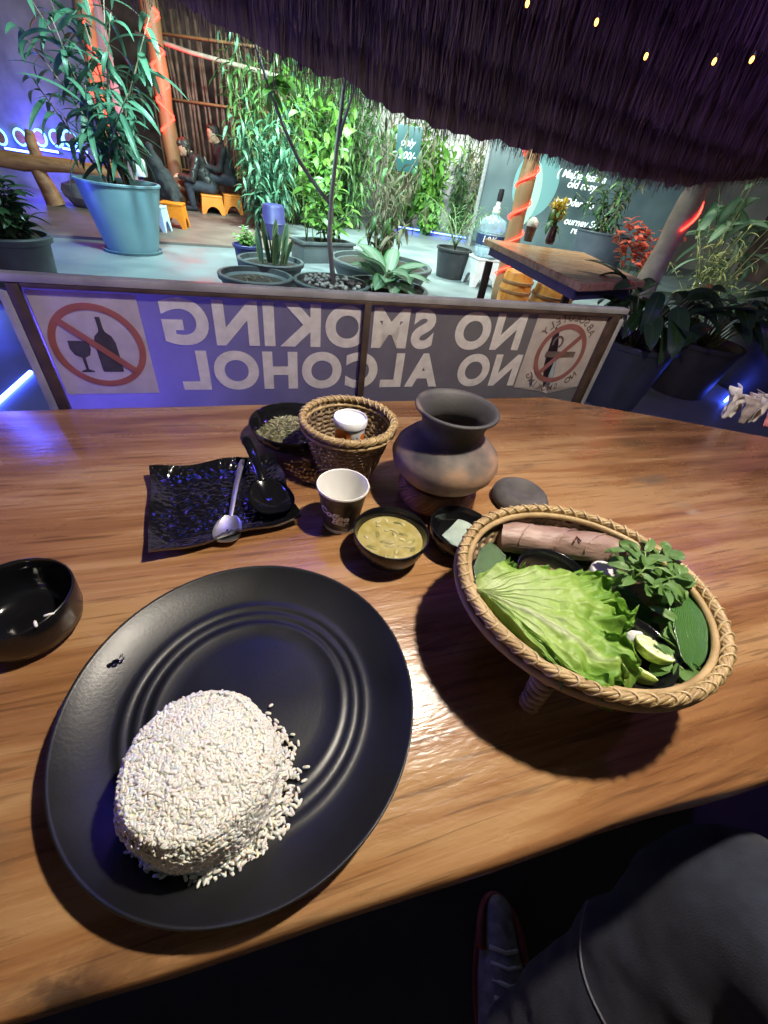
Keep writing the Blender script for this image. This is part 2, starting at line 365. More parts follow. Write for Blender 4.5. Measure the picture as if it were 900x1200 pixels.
m_potblue = plain('blue_grey_planter', (.12,.22,.26), .42, vcol2=(.15,.25,.29), scale=4, rvar=.08)
m_potblack = plain('black_plastic_pot', (.028,.030,.034), .5, var=.2, scale=9)
m_potnavy = plain('dark_plastic_pot', (.045,.055,.075), .42, var=.15, scale=7)
m_potviolet = plain('violet_plastic_pot', (.035,.035,.14), .45, var=.15, scale=9)
m_soil = plain('potting_soil', (.035,.026,.02), .95, var=.5, scale=50, bump=.8, bscale=120)
m_pebble = plain('pebble', (.30,.28,.26), .7, vcol2=(.16,.15,.14), scale=12)
m_bark = plain('pale_bark', (.30,.29,.25), .8, vcol2=(.42,.41,.36), scale=24, bump=.5, bscale=90)
m_stem = plain('green_stem', (.12,.15,.06), .6, var=.3, scale=30)
m_cane_stem = plain('dry_cane_stem', (.17,.14,.09), .6, var=.3, scale=30)
m_lf_teal = leafmat('long_leaf', (.045,.14,.085), (.085,.21,.125), .35, .25, vein=.2, midrib=(.16,.26,.15))
m_lf_bam = leafmat('bamboo_leaf', (.045,.12,.035), (.11,.22,.065), .4, .3, midrib=(.2,.28,.12))
m_lf_bright = leafmat('bright_leaf', (.10,.26,.04), (.17,.34,.06), .4, .35, vein=.2)
m_lf_dark = leafmat('dark_shrub_leaf', (.022,.065,.028), (.05,.11,.045), .3, .15, midrib=(.14,.2,.1))
m_lf_lily = leafmat('glossy_lily_leaf', (.018,.055,.022), (.045,.10,.04), .25, .15, vein=.4, midrib=(.06,.13,.05))
m_lf_pale = leafmat('variegated_leaf', (.16,.30,.17), (.30,.40,.28), .35, .25, vein=.3, edge=(.08,.21,.08), midrib=(.45,.50,.40))
m_lf_snake = leafmat('snake_leaf', (.035,.075,.04), (.065,.12,.065), .4, .05, edge=(.16,.20,.08))
m_lf_dry = leafmat('dry_leaf', (.20,.17,.10), (.12,.13,.07), .6, .25)
m_lf_palm = leafmat('palm_leaflet', (.07,.19,.06), (.13,.28,.09), .4, .3)
m_lf_yell = leafmat('yellow_green_leaf', (.30,.34,.12), (.22,.28,.10), .5, .3)
m_petal = leafmat('yellow_petal', (.70,.50,.06), (.55,.42,.05), .5, .3)
m_petalred = leafmat('red_flower_petal', (.40,.06,.035), (.50,.12,.07), .5, .3)
m_petalw = leafmat('white_petal', (.75,.76,.70), (.65,.68,.62), .5, .3)
m_bamboo = plain('bamboo_pole', (.20,.11,.05), .5, vcol2=(.30,.17,.08), scale=9, bump=.2, stretch=(1,1,.15))
m_stick = plain('bamboo_stick', (.10,.058,.04), .6, var=.4, scale=9)
m_palepost = plain('pale_post', (.34,.28,.23), .7, var=.2, scale=9, bump=.3)
m_orange = plain('orange_plastic', (.70,.20,.015), .35, var=.06, scale=12)
m_whitepl = plain('white_plastic', (.62,.64,.64), .4, var=.06, scale=15)
m_bluepl = plain('light_blue_plastic', (.42,.58,.66), .4, var=.06, scale=15)
m_apron = plain('violet_painted_board', (.06,.055,.16), .5, var=.2, scale=12)
m_barrel = wood('barrel_wood', [(.34,.10,.018), (.58,.20,.035), (.68,.28,.06)], .35, wear=False)
m_clear = glass('clear_plastic', (.62,.80,.90), .12, 1.25); m_clear.node_tree.nodes['Principled BSDF'].inputs['Transmission Weight'].default_value = .72
m_label = plain('navy_label', (.02,.035,.10), .5, var=.2)
m_labelw = plain('label_lettering', (.7,.72,.75), .5)
m_cap = plain('black_pump', (.012,.012,.014), .35)
m_vase = plain('brown_glass_vase', (.07,.03,.02), .15, var=.3)
m_coffee = plain('iced_coffee', (.22,.11,.05), .25, var=.3, scale=30)
m_cream = plain('cream', (.62,.55,.45), .5)
m_leather = plain('black_leather', (.014,.014,.015), .38, vcol2=(.028,.027,.027), scale=30, bump=.3, bscale=70)
m_cloth = plain('black_cloth', (.008,.008,.011), .8, var=.4, scale=20, bump=.3)
m_trousers = plain('dark_trousers', (.02,.022,.035), .8, var=.3, scale=20)
m_skin = plain('skin', (.42,.25,.17), .5, var=.1, scale=30)
m_hair = plain('dark_brown_hair', (.025,.014,.01), .5, var=.5, scale=90, bump=.8, bscale=200)
m_eye = plain('eye_dark', (.01,.008,.008), .2)
m_red = glow('red_led', (1.0,.018,.010), 13.0)
m_blue = glow('blue_led', (.05,.10,1.0), 26.0)
m_ice = glow('white_blue_led', (.10,.35,1.0), 5.0)
m_warm = glow('warm_bulb', (1.0,.40,.06), 7.0)
m_white_lamp = glow('lamp_glass', (1.0,.93,.80), 30.0)
m_wallback = plain('garden_wall', (.50,.50,.48), .8, vcol2=(.38,.39,.38), scale=1.5, bump=.3, bscale=18, detail=7)
m_hut = plain('hut_wall', (.09,.05,.045), .85, var=.4, scale=5, bump=.4)
m_purple_wall = plain('plaster_wall', (.26,.23,.28), .8, var=.25, scale=3, bump=.3)
m_stone = plain('stone', (.10,.09,.09), .85, vcol2=(.17,.16,.16), scale=9, bump=.5)
m_tissue = plain('soft_tissue', (.62,.58,.57), .8, var=.1, scale=40)
m_tissue2 = plain('printed_wrapper', (.30,.25,.25), .45, vcol2=(.50,.44,.43), scale=60)
m_pink = plain('pink_cloth', (.55,.19,.21), .8, var=.3, scale=40)
m_metalblack = plain('black_metal', (.02,.02,.02), .45, metal=.5)
m_shadein = plain('lamp_shade_inside', (.7,.68,.62), .5)

# ------------------------------------------------------------------ ground
g = MB().add([(-150,-150,-.02),(150,-150,-.02),(150,150,-.02),(-150,150,-.02)], [(0,1,2,3)]).build('ground', plain('earth', (.10,.09,.08), .9, var=.3, scale=.5), smooth=False); struct(g)
g = MB().box((0,4.0,-.01), (26,24,.02)).build('pavement', m_concrete, smooth=False); g.location.z = 0; struct(g)
rz = Matrix.Rotation(R(22), 3, 'Z')
dk = MB().add([rz @ Vector(p) for p in ((-2.6,-2.6,.006),(2.3,-2.6,.006),(2.3,1.02,.006),(-2.6,1.02,.006))], [(0,1,2,3)]).build('floor', m_shadefloor, smooth=False); struct(dk)  # near-black sheet: shade under hut and table is put into its colour
p0, p1 = onz(-60,271), onz(320,294)
d = (p1-p0).normalized(); nn = Vector((-d.y, d.x, 0))
bf = MB(); q = [p0-d*6, p1+d*.6, p1+d*.6+nn*8, p0-d*6+nn*8]
bf.add([v+Vector((0,0,z)) for z in (0.0, .03) for v in q], [(4,5,6,7),(0,1,5,4),(1,2,6,5),(2,3,7,6),(3,0,4,7)])
struct(bf.build('terrace', m_brownfloor, smooth=False))
BFZ = .03

# ------------------------------------------------------------------ the table
TR = R(22.0); TB = Vector((.05,.42,0))
Mt = Matrix.Rotation(-TR, 3, 'Z')
table = thing('dining_table', 'long varnished brown wooden table with worn patches under the plates and bowls', 'table', TB, TR)
outline = [(-1.18,.30),(-.631,.531),(-.3,.674),(.0,.803),(.337,.948),(.60,.938),(.857,.922),(1.06,.86),(1.16,.74),(1.17,.56),(1.10,.43),(.95,.36),(.375,.1545),(.22,.103),(.07,.047),(-.151,-.031),(-.5,-.152),(-.85,-.272),(-1.12,-.35),(-1.27,-.30),(-1.34,-.08),(-1.30,.16)]
loop = []
for i in range(len(outline)):
    a = Vector((*outline[i],0)); b = Vector((*outline[(i+1) % len(outline)],0)); n = max(2, int((b-a).length/.03))
    for k in range(n):
        p = a.lerp(b, k/n); w = .0022*noise.noise(p*9)+.001*noise.noise(p*31); e = (b-a).normalized(); loop.append(Mt @ (p-TB + Vector((e.y,-e.x,0))*w))
loop = [Vector((p.x, p.y, 0)) for p in loop][::-1]
nl = len(loop); cen = sum(loop, Vector())/nl
tv = []; tf = []
def inset(p, d): return p + (cen-p).normalized()*d
for z, dd in ((TZ-.055,.012),(TZ-.05,.004),(TZ-.045,.0),(TZ-.008,.0),(TZ-.003,.002),(TZ,.007)):
    tv += [Vector((*inset(p, dd).xy, z)) for p in loop]
for i in range(5):
    for k in range(nl): k2 = (k+1) % nl; tf.append((i*nl+k, i*nl+k2, (i+1)*nl+k2, (i+1)*nl+k))
tf.append(tuple(5*nl+k for k in range(nl))); tf.append(tuple(range(nl))[::-1])
MB().add(tv, tf).build('tabletop', m_wood, table, sharp=60)
for x, y in ((-1.05,-.24),(-1.05,.24),(.88,-.2),(.88,.26)):
    l = MB(); l.bbox((x,y,(TZ-.056)/2+.004), (.085,.085,TZ-.064), .008); l.build('leg', m_darkwood, table)
for y in (-.20,.22):
    MB().bbox((-.08,y,TZ-.10), (1.86,.03,.088), .004).build('apron', m_darkwood, table)

# ------------------------------------------------------------------ dinner plate with rice
PC = Vector((-.087,.1475,TZ)); PR = .1385
prof = [(.0,.006),(.060,.006),(.076,.0062),(.0785,.0076),(.081,.0064),(.086,.0066),(.0885,.0084),(.091,.0074),(.0955,.0080),(.098,.0100),(.1005,.0092),(.106,.0105),(.112,.0125),(.122,.0165),(.131,.0215),(.1365,.0252),(.1382,.0265),(.1392,.0262),(.1394,.0248),(.137,.0225),(.128,.017),(.112,.009),(.098,.003),(.092,.0),(.088,.0),(.086,.003),(.0,.003)]
pl = MB(); pl.lathe([(r*PR/.1392+1e-5, z) for r, z in prof], 120)
pl = pl.build('dinner_plate', m_plate, sharp=0, loc=PC); tag(pl, 'large round black dinner plate with ringed rim holding moulded rice', 'plate')
for cx, cy, lst in ((135,776,((0,0,.0042),(.0045,.005,.0032),(-.004,-.004,.0028),(.002,.009,.0018))), (437,957,((0,0,.0035),(.006,.002,.0028),(.003,-.005,.002),(-.004,.003,.0016)))):
    p = onz(cx, cy, TZ+.020); w = MB()
    for dx, dy, r in lst: w.ball((dx*.75,dy*.75,0), r*.72, 12, (1,1,.34))
    tag(w.build('water_drop', m_water, loc=p), 'clear water drops on the plate rim ' + ('towards the other black bowl' if cx < 200 else 'towards the herb basket'), 'water drop')

def grain_verts(p, q, L, w):
    vs = []
    for i, (t, r) in enumerate(((-.5,.45),(-.32,.94),(.10,1.0),(.36,.82),(.5,.40))):
        for k in range(5):
            a = 2*math.pi*k/5; vs.append(p + q @ Vector((t*L, r*w*math.cos(a), r*w*.85*math.sin(a) + .10*w*(1-(2*t)**2))))
    return vs
GF = [(i*5+k, i*5+(k+1) % 5, (i+1)*5+(k+1) % 5, (i+1)*5+k) for i in range(4) for k in range(5)] + [(4,3,2,1,0),(20,21,22,23,24)]
RB = onz(247,920, TZ+.008); RH = .063
rice = thing('rice_mound', 'moulded mound of white steamed rice on the large black plate', 'rice', RB)
def mound_r(t): return .0535 - .0040*t - (.0100*max(0,(t-.58)/.42)**2.2)        # radius from base to top
core = MB(); core.lathe([(mound_r(t)-.0017, t*RH-.0010) for t in [.88*i/14 for i in range(15)]] + [(r_, RH-.0011-.0087*(r_/.045)**2.4) for r_ in (.0415,.039,.034,.027,.018,.0001)], 48, wob=lambda a, i: 1+.03*noise.noise(Vector((math.cos(a)*2, math.sin(a)*2, i*.3))))
core.build('core', m_rice, rice, sharp=0)
gb = MB(); rnd = random.Random(3)
def rq(nrm, tilt):
    t = nrm.orthogonal().normalized(); t = Quaternion(nrm, rnd.uniform(0, 6.283)) @ t
    t = (t + nrm*rnd.uniform(-tilt, tilt)).normalized(); y = nrm.cross(t).normalized(); z = t.cross(y)
    return Matrix((t, y, z)).transposed()
for i in range(8200):
    if rnd.random() < .36:
        rr = .0450*math.sqrt(rnd.random()); a = rnd.uniform(0, 6.283); p = Vector((rr*math.cos(a), rr*math.sin(a), RH-.0008-.0085*(rr/.045)**2.4 + .0011*noise.noise(Vector((rr*math.cos(a)*110,rr*math.sin(a)*110,0)))+rnd.uniform(-.0006,.0006))); n = Vector((p.x*6*max(0,rr-.03)/.02, p.y*6*max(0,rr-.03)/.02, 1)).normalized()
    else:
        t = .90*rnd.random()**.9; a = rnd.uniform(0, 6.283); w = 1+.05*noise.noise(Vector((math.cos(a)*2, math.sin(a)*2, t*4)))
        rr = mound_r(t)*w - .0022 + rnd.uniform(-.0007,.0007); p = Vector((rr*math.cos(a), rr*math.sin(a), t*RH)); n = Vector((math.cos(a), math.sin(a), .25+.9*max(0,t-.75)*4)).normalized()
    gb.add(grain_verts(p, rq(n, .30), rnd.uniform(.0034,.0056), rnd.uniform(.00095,.00128)), GF)
# crumbs fallen round the foot, most of them away from the diner's left
for i in range(560):
    a = rnd.gauss(R(-40), R(62)); k = abs(rnd.gauss(0, 1)); rr = .0520 + .0066*k*(1.0 if math.cos(a-R(-30)) > -.2 else .35)
    p = Vector((rr*math.cos(a), rr*math.sin(a), .0012+rnd.random()**2*.013*max(0,1-k*.7))); gb.add(grain_verts(p, rq(Vector((0,0,1)), .5), rnd.uniform(.0040,.0062), rnd.uniform(.0011,.0014)), GF)
stuff(gb.build('grains', m_rice, rice, sharp=0))
def loose_grain(p, label, rot):
    g_ = MB(); g_.add(grain_verts(Vector((0,0,0)), Matrix.Rotation(rot, 3, 'Z'), .0075, .0014), GF)
    tag(g_.build('rice_grain', m_rice, loc=p, sharp=0), label, 'rice grain')
loose_grain(onz(226,1048,TZ+.0115), 'single loose rice grain fallen on the bare plate beside the rice mound', 1.4)

# ------------------------------------------------------------------ bowls
def bowl(name, label, xl, yl, xr, yr, h, foot=.55, mat_in=None, wall=.0025, straight=False):
    c, r = rimfit(xl, yl, xr, yr, TZ+h); c.z = TZ
    t = thing(name, label, 'bowl', c)
    rf = r*foot; o = []
    if straight: pr = [(rf*.9,0),(rf*.97,0),(rf,.002),(r*.90,h*.20),(r*.965,h*.42),(r*.99,h*.75),(r,h)]
    else: pr = [(rf*.86,0),(rf*.95,0),(rf,.003),(r*.74,h*.16),(r*.88,h*.42),(r*.955,h*.7),(r,h)]
    MB().lathe(pr+[(r-.0006,h+.0012),(r-wall*.6,h+.0012)], 72, cap0=True).build('shell', m_bowl, t, sharp=0)
    MB().lathe([(r-wall*.6,h+.0012),(r-wall,h)] + [(max(.0002, q-wall*1.3), z+.0022) for q, z in pr[::-1][1:-2]] + [(rf*.5,.0045),(.0002,.0042)], 72).build('lining', mat_in or m_bowl_in, t, sharp=0)
    return t, c, r
b1, c1, r1 = bowl('rice_bowl', 'empty deep black bowl with a few rice grains stuck inside', -72, 706, 87, 704, .047, .62, straight=True)
loose_grain(onz(14,706,TZ+.0068), 'rice grain lying on the bottom of the empty black bowl', 1.9)
for px, py, a, lab in ((63,724,.6,'rice grain stuck on the rim of the empty black bowl'), (47,737,2.4,'broken rice bit stuck on the rim of the empty black bowl beside another grain')):
    dv_ = onz(px, py, TZ+.047)-c1; dv_.z = 0; dv_.normalize(); loose_grain(c1+dv_*(r1-.0015)+Vector((0,0,.0491)), lab, a)
# soup bowl
b2, c2, r2 = bowl('soup_bowl', 'small black bowl of yellow-green vegetable soup', 414, 620, 503, 630, .040, .5)
sp = MB(); sp.lathe([(.0002,.0285)] + [(r2*.9*k/8, .0285+.0004*math.sin(k*2.1)) for k in range(1,9)], 48); sp.build('soup', m_soup, b2, sharp=0)
rnd = random.Random(5)
for i in range(26):
    a = rnd.uniform(0, 6.28); rr = r2*.72*math.sqrt(rnd.random()); L = rnd.uniform(.006,.016); th = rnd.uniform(0, 3.14)
    pts = [Vector((rr*math.cos(a)+math.cos(th+.5*u)*L*u, rr*math.sin(a)+math.sin(th+.5*u)*L*u, .0280+.0006*(1-u*u))) for u in (-.5,-.2,.1,.4,.6)]
    MB().tube(pts, [.0008,.0022,.0026,.0020,.0006], 6, flat=.28).build('vegetable_shred', m_soupgr if i % 3 == 0 else m_souphi, b2, sharp=0)
# small bowl with a pale slice
b3, c3, r3 = bowl('slice_bowl', 'small black bowl holding a pale translucent vegetable slice', 504, 613, 578, 624, .036, .5)
sl = MB(); vs = []; fs = []; m = 9
poly = [onplane(x, y, Vector((0,0,TZ+.020)), Vector((0,0,1)))-c3 for x, y in ((545,600),(570,607),(566,632),(540,642),(519,625))]
for z, k in ((.0,.97),(.0008,1.0),(.0028,1.0),(.0036,.95)):
    cc = sum(poly, Vector())/5
    for i in range(5):
        for u in range(3):
            p = poly[i].lerp(poly[(i+1) % 5], u/3); p = cc + (p-cc)*k*(1+.05*noise.noise(p*120)); vs.append(Vector((p.x, p.y, .015+z+.35*(p.y-cc.y)*.25+.002*noise.noise(p*60))))
n = 15
fs = [(i*n+k, i*n+(k+1) % n, (i+1)*n+(k+1) % n, (i+1)*n+k) for i in range(3) for k in range(n)] + [tuple(range(n))[::-1], tuple(3*n+k for k in range(n))]
so = sl.add(vs, fs).build('vegetable_slice', m_onion, loc=c3, sharp=50); tag(so, 'pale translucent vegetable slice lying in the small black bowl', 'vegetable slice')
# herb bowl
b4, c4, r4 = bowl('herb_bowl', 'wide shiny black bowl of chopped dried herbs behind the square plate', 291, 493, 392, 500, .034, .5)
hb = MB(); hb.lathe([(.0002,.026),(r4*.3,.0245),(r4*.55,.020),(r4*.78,.0145),(r4*.84,.011)], 40, wob=lambda a, i: 1+.12*noise.noise(Vector((math.cos(a)*2, math.sin(a)*2, i))))
hb.build('herb_bed', m_herb2, b4, sharp=0)
rnd = random.Random(11); hf = MB()
for i in range(420):
    a = rnd.uniform(0, 6.28); rr = r4*.80*math.sqrt(rnd.random()); z = .0265-.0125*(rr/(r4*.8))**1.6
    q = Matrix.Rotation(rnd.uniform(0,6.28), 3, 'Z') @ Matrix.Rotation(rnd.uniform(-.7,.7), 3, 'Y') @ Matrix.Rotation(rnd.uniform(-.7,.7), 3, 'X'); L = rnd.uniform(.003,.0075); w = rnd.uniform(.0008,.0024)
    c0 = Vector((rr*math.cos(a), rr*math.sin(a), z+rnd.uniform(0,.002)))
    hf.add([c0+q @ Vector(v) for v in ((-L,0,0),(0,w,.0008),(L,0,0),(0,-w,.0008))], [(0,3,2,1)])
stuff(hf.build('chopped_herbs', m_herb1, b4, smooth=False))

# ------------------------------------------------------------------ square plate and the spoons
cor = [onz(x, y, TZ+.016) for x, y in ((177,549),(322,531),(352,606),(173,650))]
cs = sum(cor, Vector())/4; ux = ((cor[1]-cor[0])+(cor[2]-cor[3])).normalized(); SR = math.atan2(ux.y, ux.x)
sqp = None; N_ = 84; vs = []; fs = []
Msq = Matrix.Rotation(-SR, 3, 'Z'); lc = [Msq @ (p-cs) for p in cor]
def sq_h(u, v):
    e = max(abs(u), abs(v)); up = max(0, (e-.66)/.34)
    z = .0035+.0125*up**1.5 + .0016*up*math.sin(2.0*math.pi*(u if abs(v) > abs(u) else v)+.6)
    cr = abs(u*v); z += .004*max(0, cr-.62)/.38
    return z
for side in (0, 1):
    for j in range(N_+1):
        for i in range(N_+1):
            u = 2*i/N_-1; v = 2*j/N_-1
            p = (lc[3]*(1-u)*(1-v) + lc[2]*(1+u)*(1-v) + lc[1]*(1+u)*(1+v) + lc[0]*(1-u)*(1+v))/4
            p.x += .0014*math.sin(v*5)*abs(u)**4; p.y += .0014*math.sin(u*5+1)*abs(v)**4
            z = sq_h(u, v)
            if side == 0 and max(abs(u), abs(v)) < .93:
                z += .0013*abs(noise.noise(Vector((p.x*120, p.y*120, 0)))) + .0017*noise.noise(Vector((p.x*230, p.y*230, 3)))
            vs.append(Vector((p.x, p.y, z if side == 0 else z-.0034)))
M_ = N_+1; o2 = M_*M_
for j in range(N_):
    for i in range(N_):
        a = j*M_+i; fs.append((a, a+1, a+1+M_, a+M_)); b = a+o2; fs.append((b, b+M_, b+1+M_, b+1))
ring = [i for i in range(N_)] + [j*M_+N_ for j in range(N_)] + [N_*M_+N_-i for i in range(N_)] + [(N_-j)*M_ for j in range(N_)]
for k in range(len(ring)): a, b = ring[k], ring[(k+1) % len(ring)]; fs.append((a, a+o2, b+o2, b))
sqo = MB().add(vs, fs).build('square_plate', m_square, loc=(cs.x, cs.y, TZ), sharp=60); sqo.rotation_euler = (0,0,SR)
tag(sqo, 'square glossy black plate with dimpled surface and wavy raised edges', 'plate')
def spoon(name, label, cat, bc, tip, bl, bw, depth, zt, mat, hw, hflat, groove=False, cup=.0, thick=.0012):
    """bowl centre and handle tip as points above the table"""
    d = tip-bc; L = d.length; ang = math.atan2(d.y, d.x); t = thing(name, label, cat, (bc.x, bc.y, TZ+.0045), ang)
    dz = zt
    vs = []; fs = []; nu, nv = 18, 9
    for side in (0, 1):
        for i in range(nu+1):
            th = math.pi*i/nu
            for j in range(nv+1):
                w = 2*j/nv-1
                x = -bl*math.cos(th)*(1.0 if math.cos(th) > 0 else 1.0); hwid = bw*math.sin(th)**.75*(1+.12*math.cos(th))
                y = w*hwid; e = min(1, (x/bl)**2+(abs(w)*math.sin(th))**2)
                z = depth*(e**.9) + .0006
                vs.append(Vector((x, y, z + (-thick if side else 0)+thick)))
    m1 = nv+1; off = (nu+1)*m1
    for i in range(nu):
        for j in range(nv):
            a = i*m1+j; fs.append((a, a+m1, a+m1+1, a+1)); b = a+off; fs.append((b, b+1, b+m1+1, b+m1))
    rg = [i*m1 for i in range(nu+1)] + [i*m1+nv for i in range(nu, -1, -1)]
    for k in range(len(rg)): a, b = rg[k], rg[(k+1) % len(rg)]; fs.append((a, b, b+off, a+off))
    MB().add(vs, fs).build('bowl', mat, t, sharp=70)
    h = MB(); pts = []; rad = []
    for i in range(13):
        u = i/12; x = bl*.93 + (L-bl*.93)*u; z = depth + thick + (dz-depth)*(u**.8) + .004*math.sin(u*math.pi)
        pts.append((x, 0, z)); rad.append(hw*(.62+.38*u) if u < .93 else hw*(1-.35*(u-.93)/.07))
    h.tube(pts, rad, 12, flat=hflat); h.build('handle', mat, t, sharp=50); return t
spoon('metal_spoon', 'scratched steel spoon lying across the square black plate', 'spoon', onz(267,618,TZ+.012), onz(284,537,TZ+.020), .024, .0165, .005, .012, m_steel, .0042, .28)
spoon('soup_spoon', 'black ceramic soup spoon with deep bowl on the square black plate', 'spoon', onz(317,586,TZ+.014), onz(289,516,TZ+.042), .037, .0285, .016, .040, m_bowl_in, .0088, .5, thick=.002)

# ------------------------------------------------------------------ paper cups
cb = onz(399,613,TZ); 
cup = thing('paper_cup', 'small dark printed paper coffee cup with white inside', 'cup', cb, R(-2))
CH = .066; rb_, rt_ = .0222, .0318
MB().lathe([(rb_,.0065),(rb_+.0008,.007),(rt_-.0008,CH-.004)], 56).build('sleeve', m_cupdark, cup, sharp=0)
MB().lathe([(rb_-.001,0),(rb_-.0002,.0002),(rb_-.0003,.0068),(rb_-.002,.0068)], 56).build('base_band', m_paper, cup, sharp=0)
MB().lathe([(rt_-.0008,CH-.0042),(rt_+.0008,CH-.003),(rt_+.0013,CH-.0012),(rt_+.0006,CH+.0004),(rt_-.0008,CH),(rt_-.0014,CH-.003),(rb_-.0012,.0095),(.0002,.009)], 56).build('lining', m_paper, cup, sharp=60)
def wrap_text(txt, size, rf, z0, a0, mat, parent, name='lettering', shear=.25, bold=.012, tilt=0.0):
    me = text_mesh(txt, bold, shear); x0, x1, y0, y1 = bounds(me)
    for v in me.vertices:
        x = (v.co.x-(x0+x1)/2)*size; z = z0 + v.co.y*size + tilt*x; r = rf(z)+.0004; a = a0 + x/r
        v.co = (r*math.cos(a), r*math.sin(a), z)
    me.materials.clear(); me.materials.append(mat); return obj(name, me, parent)
crf = lambda z: rb_+.0008+(rt_-.0008-rb_-.0008)*(z-.007)/(CH-.011)
fa = math.atan2(-cb.y, -cb.x)
wrap_text('Coffee', .0150, crf, .0300, fa-.32, m_paper, cup, tilt=-.25, bold=.03)
wrap_text('Bar', .0150, crf, .0185, fa+.02, m_paper, cup, tilt=-.25, bold=.03)

# ------------------------------------------------------------------ woven baskets
def woven(parent, name, rfun, z0, z1, rows, stakes, mat, amp=.0016, thick=.0016, matstake=None, twill=2):
    n = stakes*2
    mbw = MB()
    for j in range(rows):
        zc = z0+(z1-z0)*(j+.5)/rows; hh = (z1-z0)/rows*.53
        vs = []; fs = []
        for k in range(n*2):
            a = 2*math.pi*k/(n*2); ph = math.pi*(k/2)/1.0*1.0
            off = amp*math.sin(stakes*a + math.pi*j*(1.0 if twill == 1 else .5))
            for dz, dr in ((-hh,0),(0,thick*.6),(hh,0),(0,-thick*.6)):
                zz = zc+dz; r = rfun(zz)+off+dr; vs.append(Vector((r*math.cos(a), r*math.sin(a), zz)))
        m_ = n*2
        for k in range(m_):
            k2 = (k+1) % m_
            for q in range(4): fs.append((k*4+q, k2*4+q, k2*4+(q+1) % 4, k*4+(q+1) % 4))
        mbw.add(vs, fs)
    w = stuff(mbw.build(name, mat, parent, sharp=0))
    st = MB()
    for k in range(stakes):
        a = 2*math.pi*(k+.25)/stakes
        st.tube([(rfun(z0+(z1-z0)*u)*math.cos(a), rfun(z0+(z1-z0)*u)*math.sin(a), z0+(z1-z0)*u) for u in (0,.25,.5,.75,1)], .0013, 5)
    stuff(st.build('stakes', matstake or mat, parent, sharp=0))
def wrapped_rim(parent, r, z, tr, nb, mat, matw, sq=1.0, wr=.0011, slant=.9, wobf=None):
    n = 260; wv = lambda a: .0009*noise.noise(Vector((math.cos(a)*4, math.sin(a)*4, z*50)))
    for q in range(6):
        pts = []
        for k in range(n):
            a = 2*math.pi*k/n; ph = q*math.pi/3 + a*round(r*130); rr = r+wv(a)+tr*.56*math.cos(ph); pts.append((rr*math.cos(a), rr*math.sin(a)*sq, z+tr*.56*math.sin(ph)))
        MB().tube(pts, tr*.50, 6, closed=True).build('rim_split', mat, parent, sharp=0)
    lp = MB(); pts = []
    for k in range(14):
        t = 2*math.pi*k/14; pts.append(((tr+wr*.45)*math.cos(t), slant*tr*math.sin(t+.6), (tr+wr*.45)*math.sin(t)))
    lp.tube(pts, wr, 5, closed=True, flat=1.0); me = lp.mesh('binding', matw)
    for k in range(nb):
        a = 2*math.pi*(k+random.uniform(-.12,.12))/nb; o = obj('binding', me, parent, ((r+wv(a))*math.cos(a), (r+wv(a))*math.sin(a)*sq, z)); o.rotation_euler = (0,0,a)
# small deep basket
sc_, sr_ = rimfit(350.5, 491, 465, 496, TZ+.088); sc_.z = TZ
sbk = thing('small_basket', 'small deep woven cane basket holding a lidded paper cup', 'basket', sc_)
SH = .088; sr_ -= .004
srf = lambda z: sr_*(.60+.40*(max(0,z)/SH)**.85)
woven(sbk, 'weave', srf, .001, SH-.004, 13, 26, m_canedark, .0016, .0016, m_canemid)
MB().lathe([(.0002,.0015),(srf(0)*.98,.0015),(srf(0)*.98,.004),(.0002,.004)], 40).build('base', m_canedark, sbk, sharp=40)
wrapped_rim(sbk, sr_, SH, .0046, 36, m_cane, m_cane_wrap)
MB().tube([((sr_-.003)*math.cos(2*math.pi*k/72), (sr_-.003)*math.sin(2*math.pi*k/72), SH-.010) for k in range(72)], .0026, 7, closed=True).build('inner_hoop', m_cane, sbk, sharp=0)
MB().tube([((sr_+.0016)*math.cos(2*math.pi*k/72), (sr_+.0016)*math.sin(2*math.pi*k/72), SH-.0095) for k in range(72)], .0024, 7, closed=True).build('outer_hoop', m_cane, sbk, sharp=0)
# lidded cup inside
lc_ = sc_ + Vector((.004,.012,.0045)); lt = onz(411,487,TZ+.094); lc_.x, lc_.y = lt.x, lt.y
lcup = thing('lidded_cup', 'white lidded paper cup with orange leaf print inside the small basket', 'cup', lc_, R(8))
LH = .086
MB().lathe([(.0002,.0005),(.0175,.0005),(.0178,.001),(.0228,LH-.007)], 48).build('wall', m_paper, lcup, sharp=40)
MB().lathe([(.0229,LH-.0085),(.0243,LH-.0085),(.0246,LH-.007),(.0244,LH+.001),(.0236,LH+.002),(.0226,LH+.0012),(.0222,LH-.0018),(.0002,LH-.0018)], 48).build('lid', m_lidpaper, lcup, sharp=40)
lrf = lambda z: .0178+.005*(z-.001)/(LH-.013)
fl = math.atan2(-lc_.y, -lc_.x)
def wrapped_blob(name, loops, mat, off):
    cu = bpy.data.curves.new('c', 'CURVE'); cu.dimensions = '2D'; cu.fill_mode = 'BOTH'
    for lp in loops:
        s_ = cu.splines.new('POLY'); s_.points.add(len(lp)-1); s_.use_cyclic_u = True
        for p, q in zip(s_.points, lp): p.co = (q[0], q[1], 0, 1)
    o = from_curve(name, cu, mat, lcup, Matrix.Identity(4)); bm = bmesh.new(); bm.from_mesh(o.data)
    bmesh.ops.triangulate(bm, faces=bm.faces[:]); bmesh.ops.subdivide_edges(bm, edges=[e for e in bm.edges if e.calc_length() > .003], cuts=3, use_grid_fill=True); bm.to_mesh(o.data); bm.free()
    for v in o.data.vertices:
        r = lrf(v.co.y)+off; a = fl - R(8) + v.co.x/.021; v.co = (r*math.cos(a), r*math.sin(a), v.co.y)
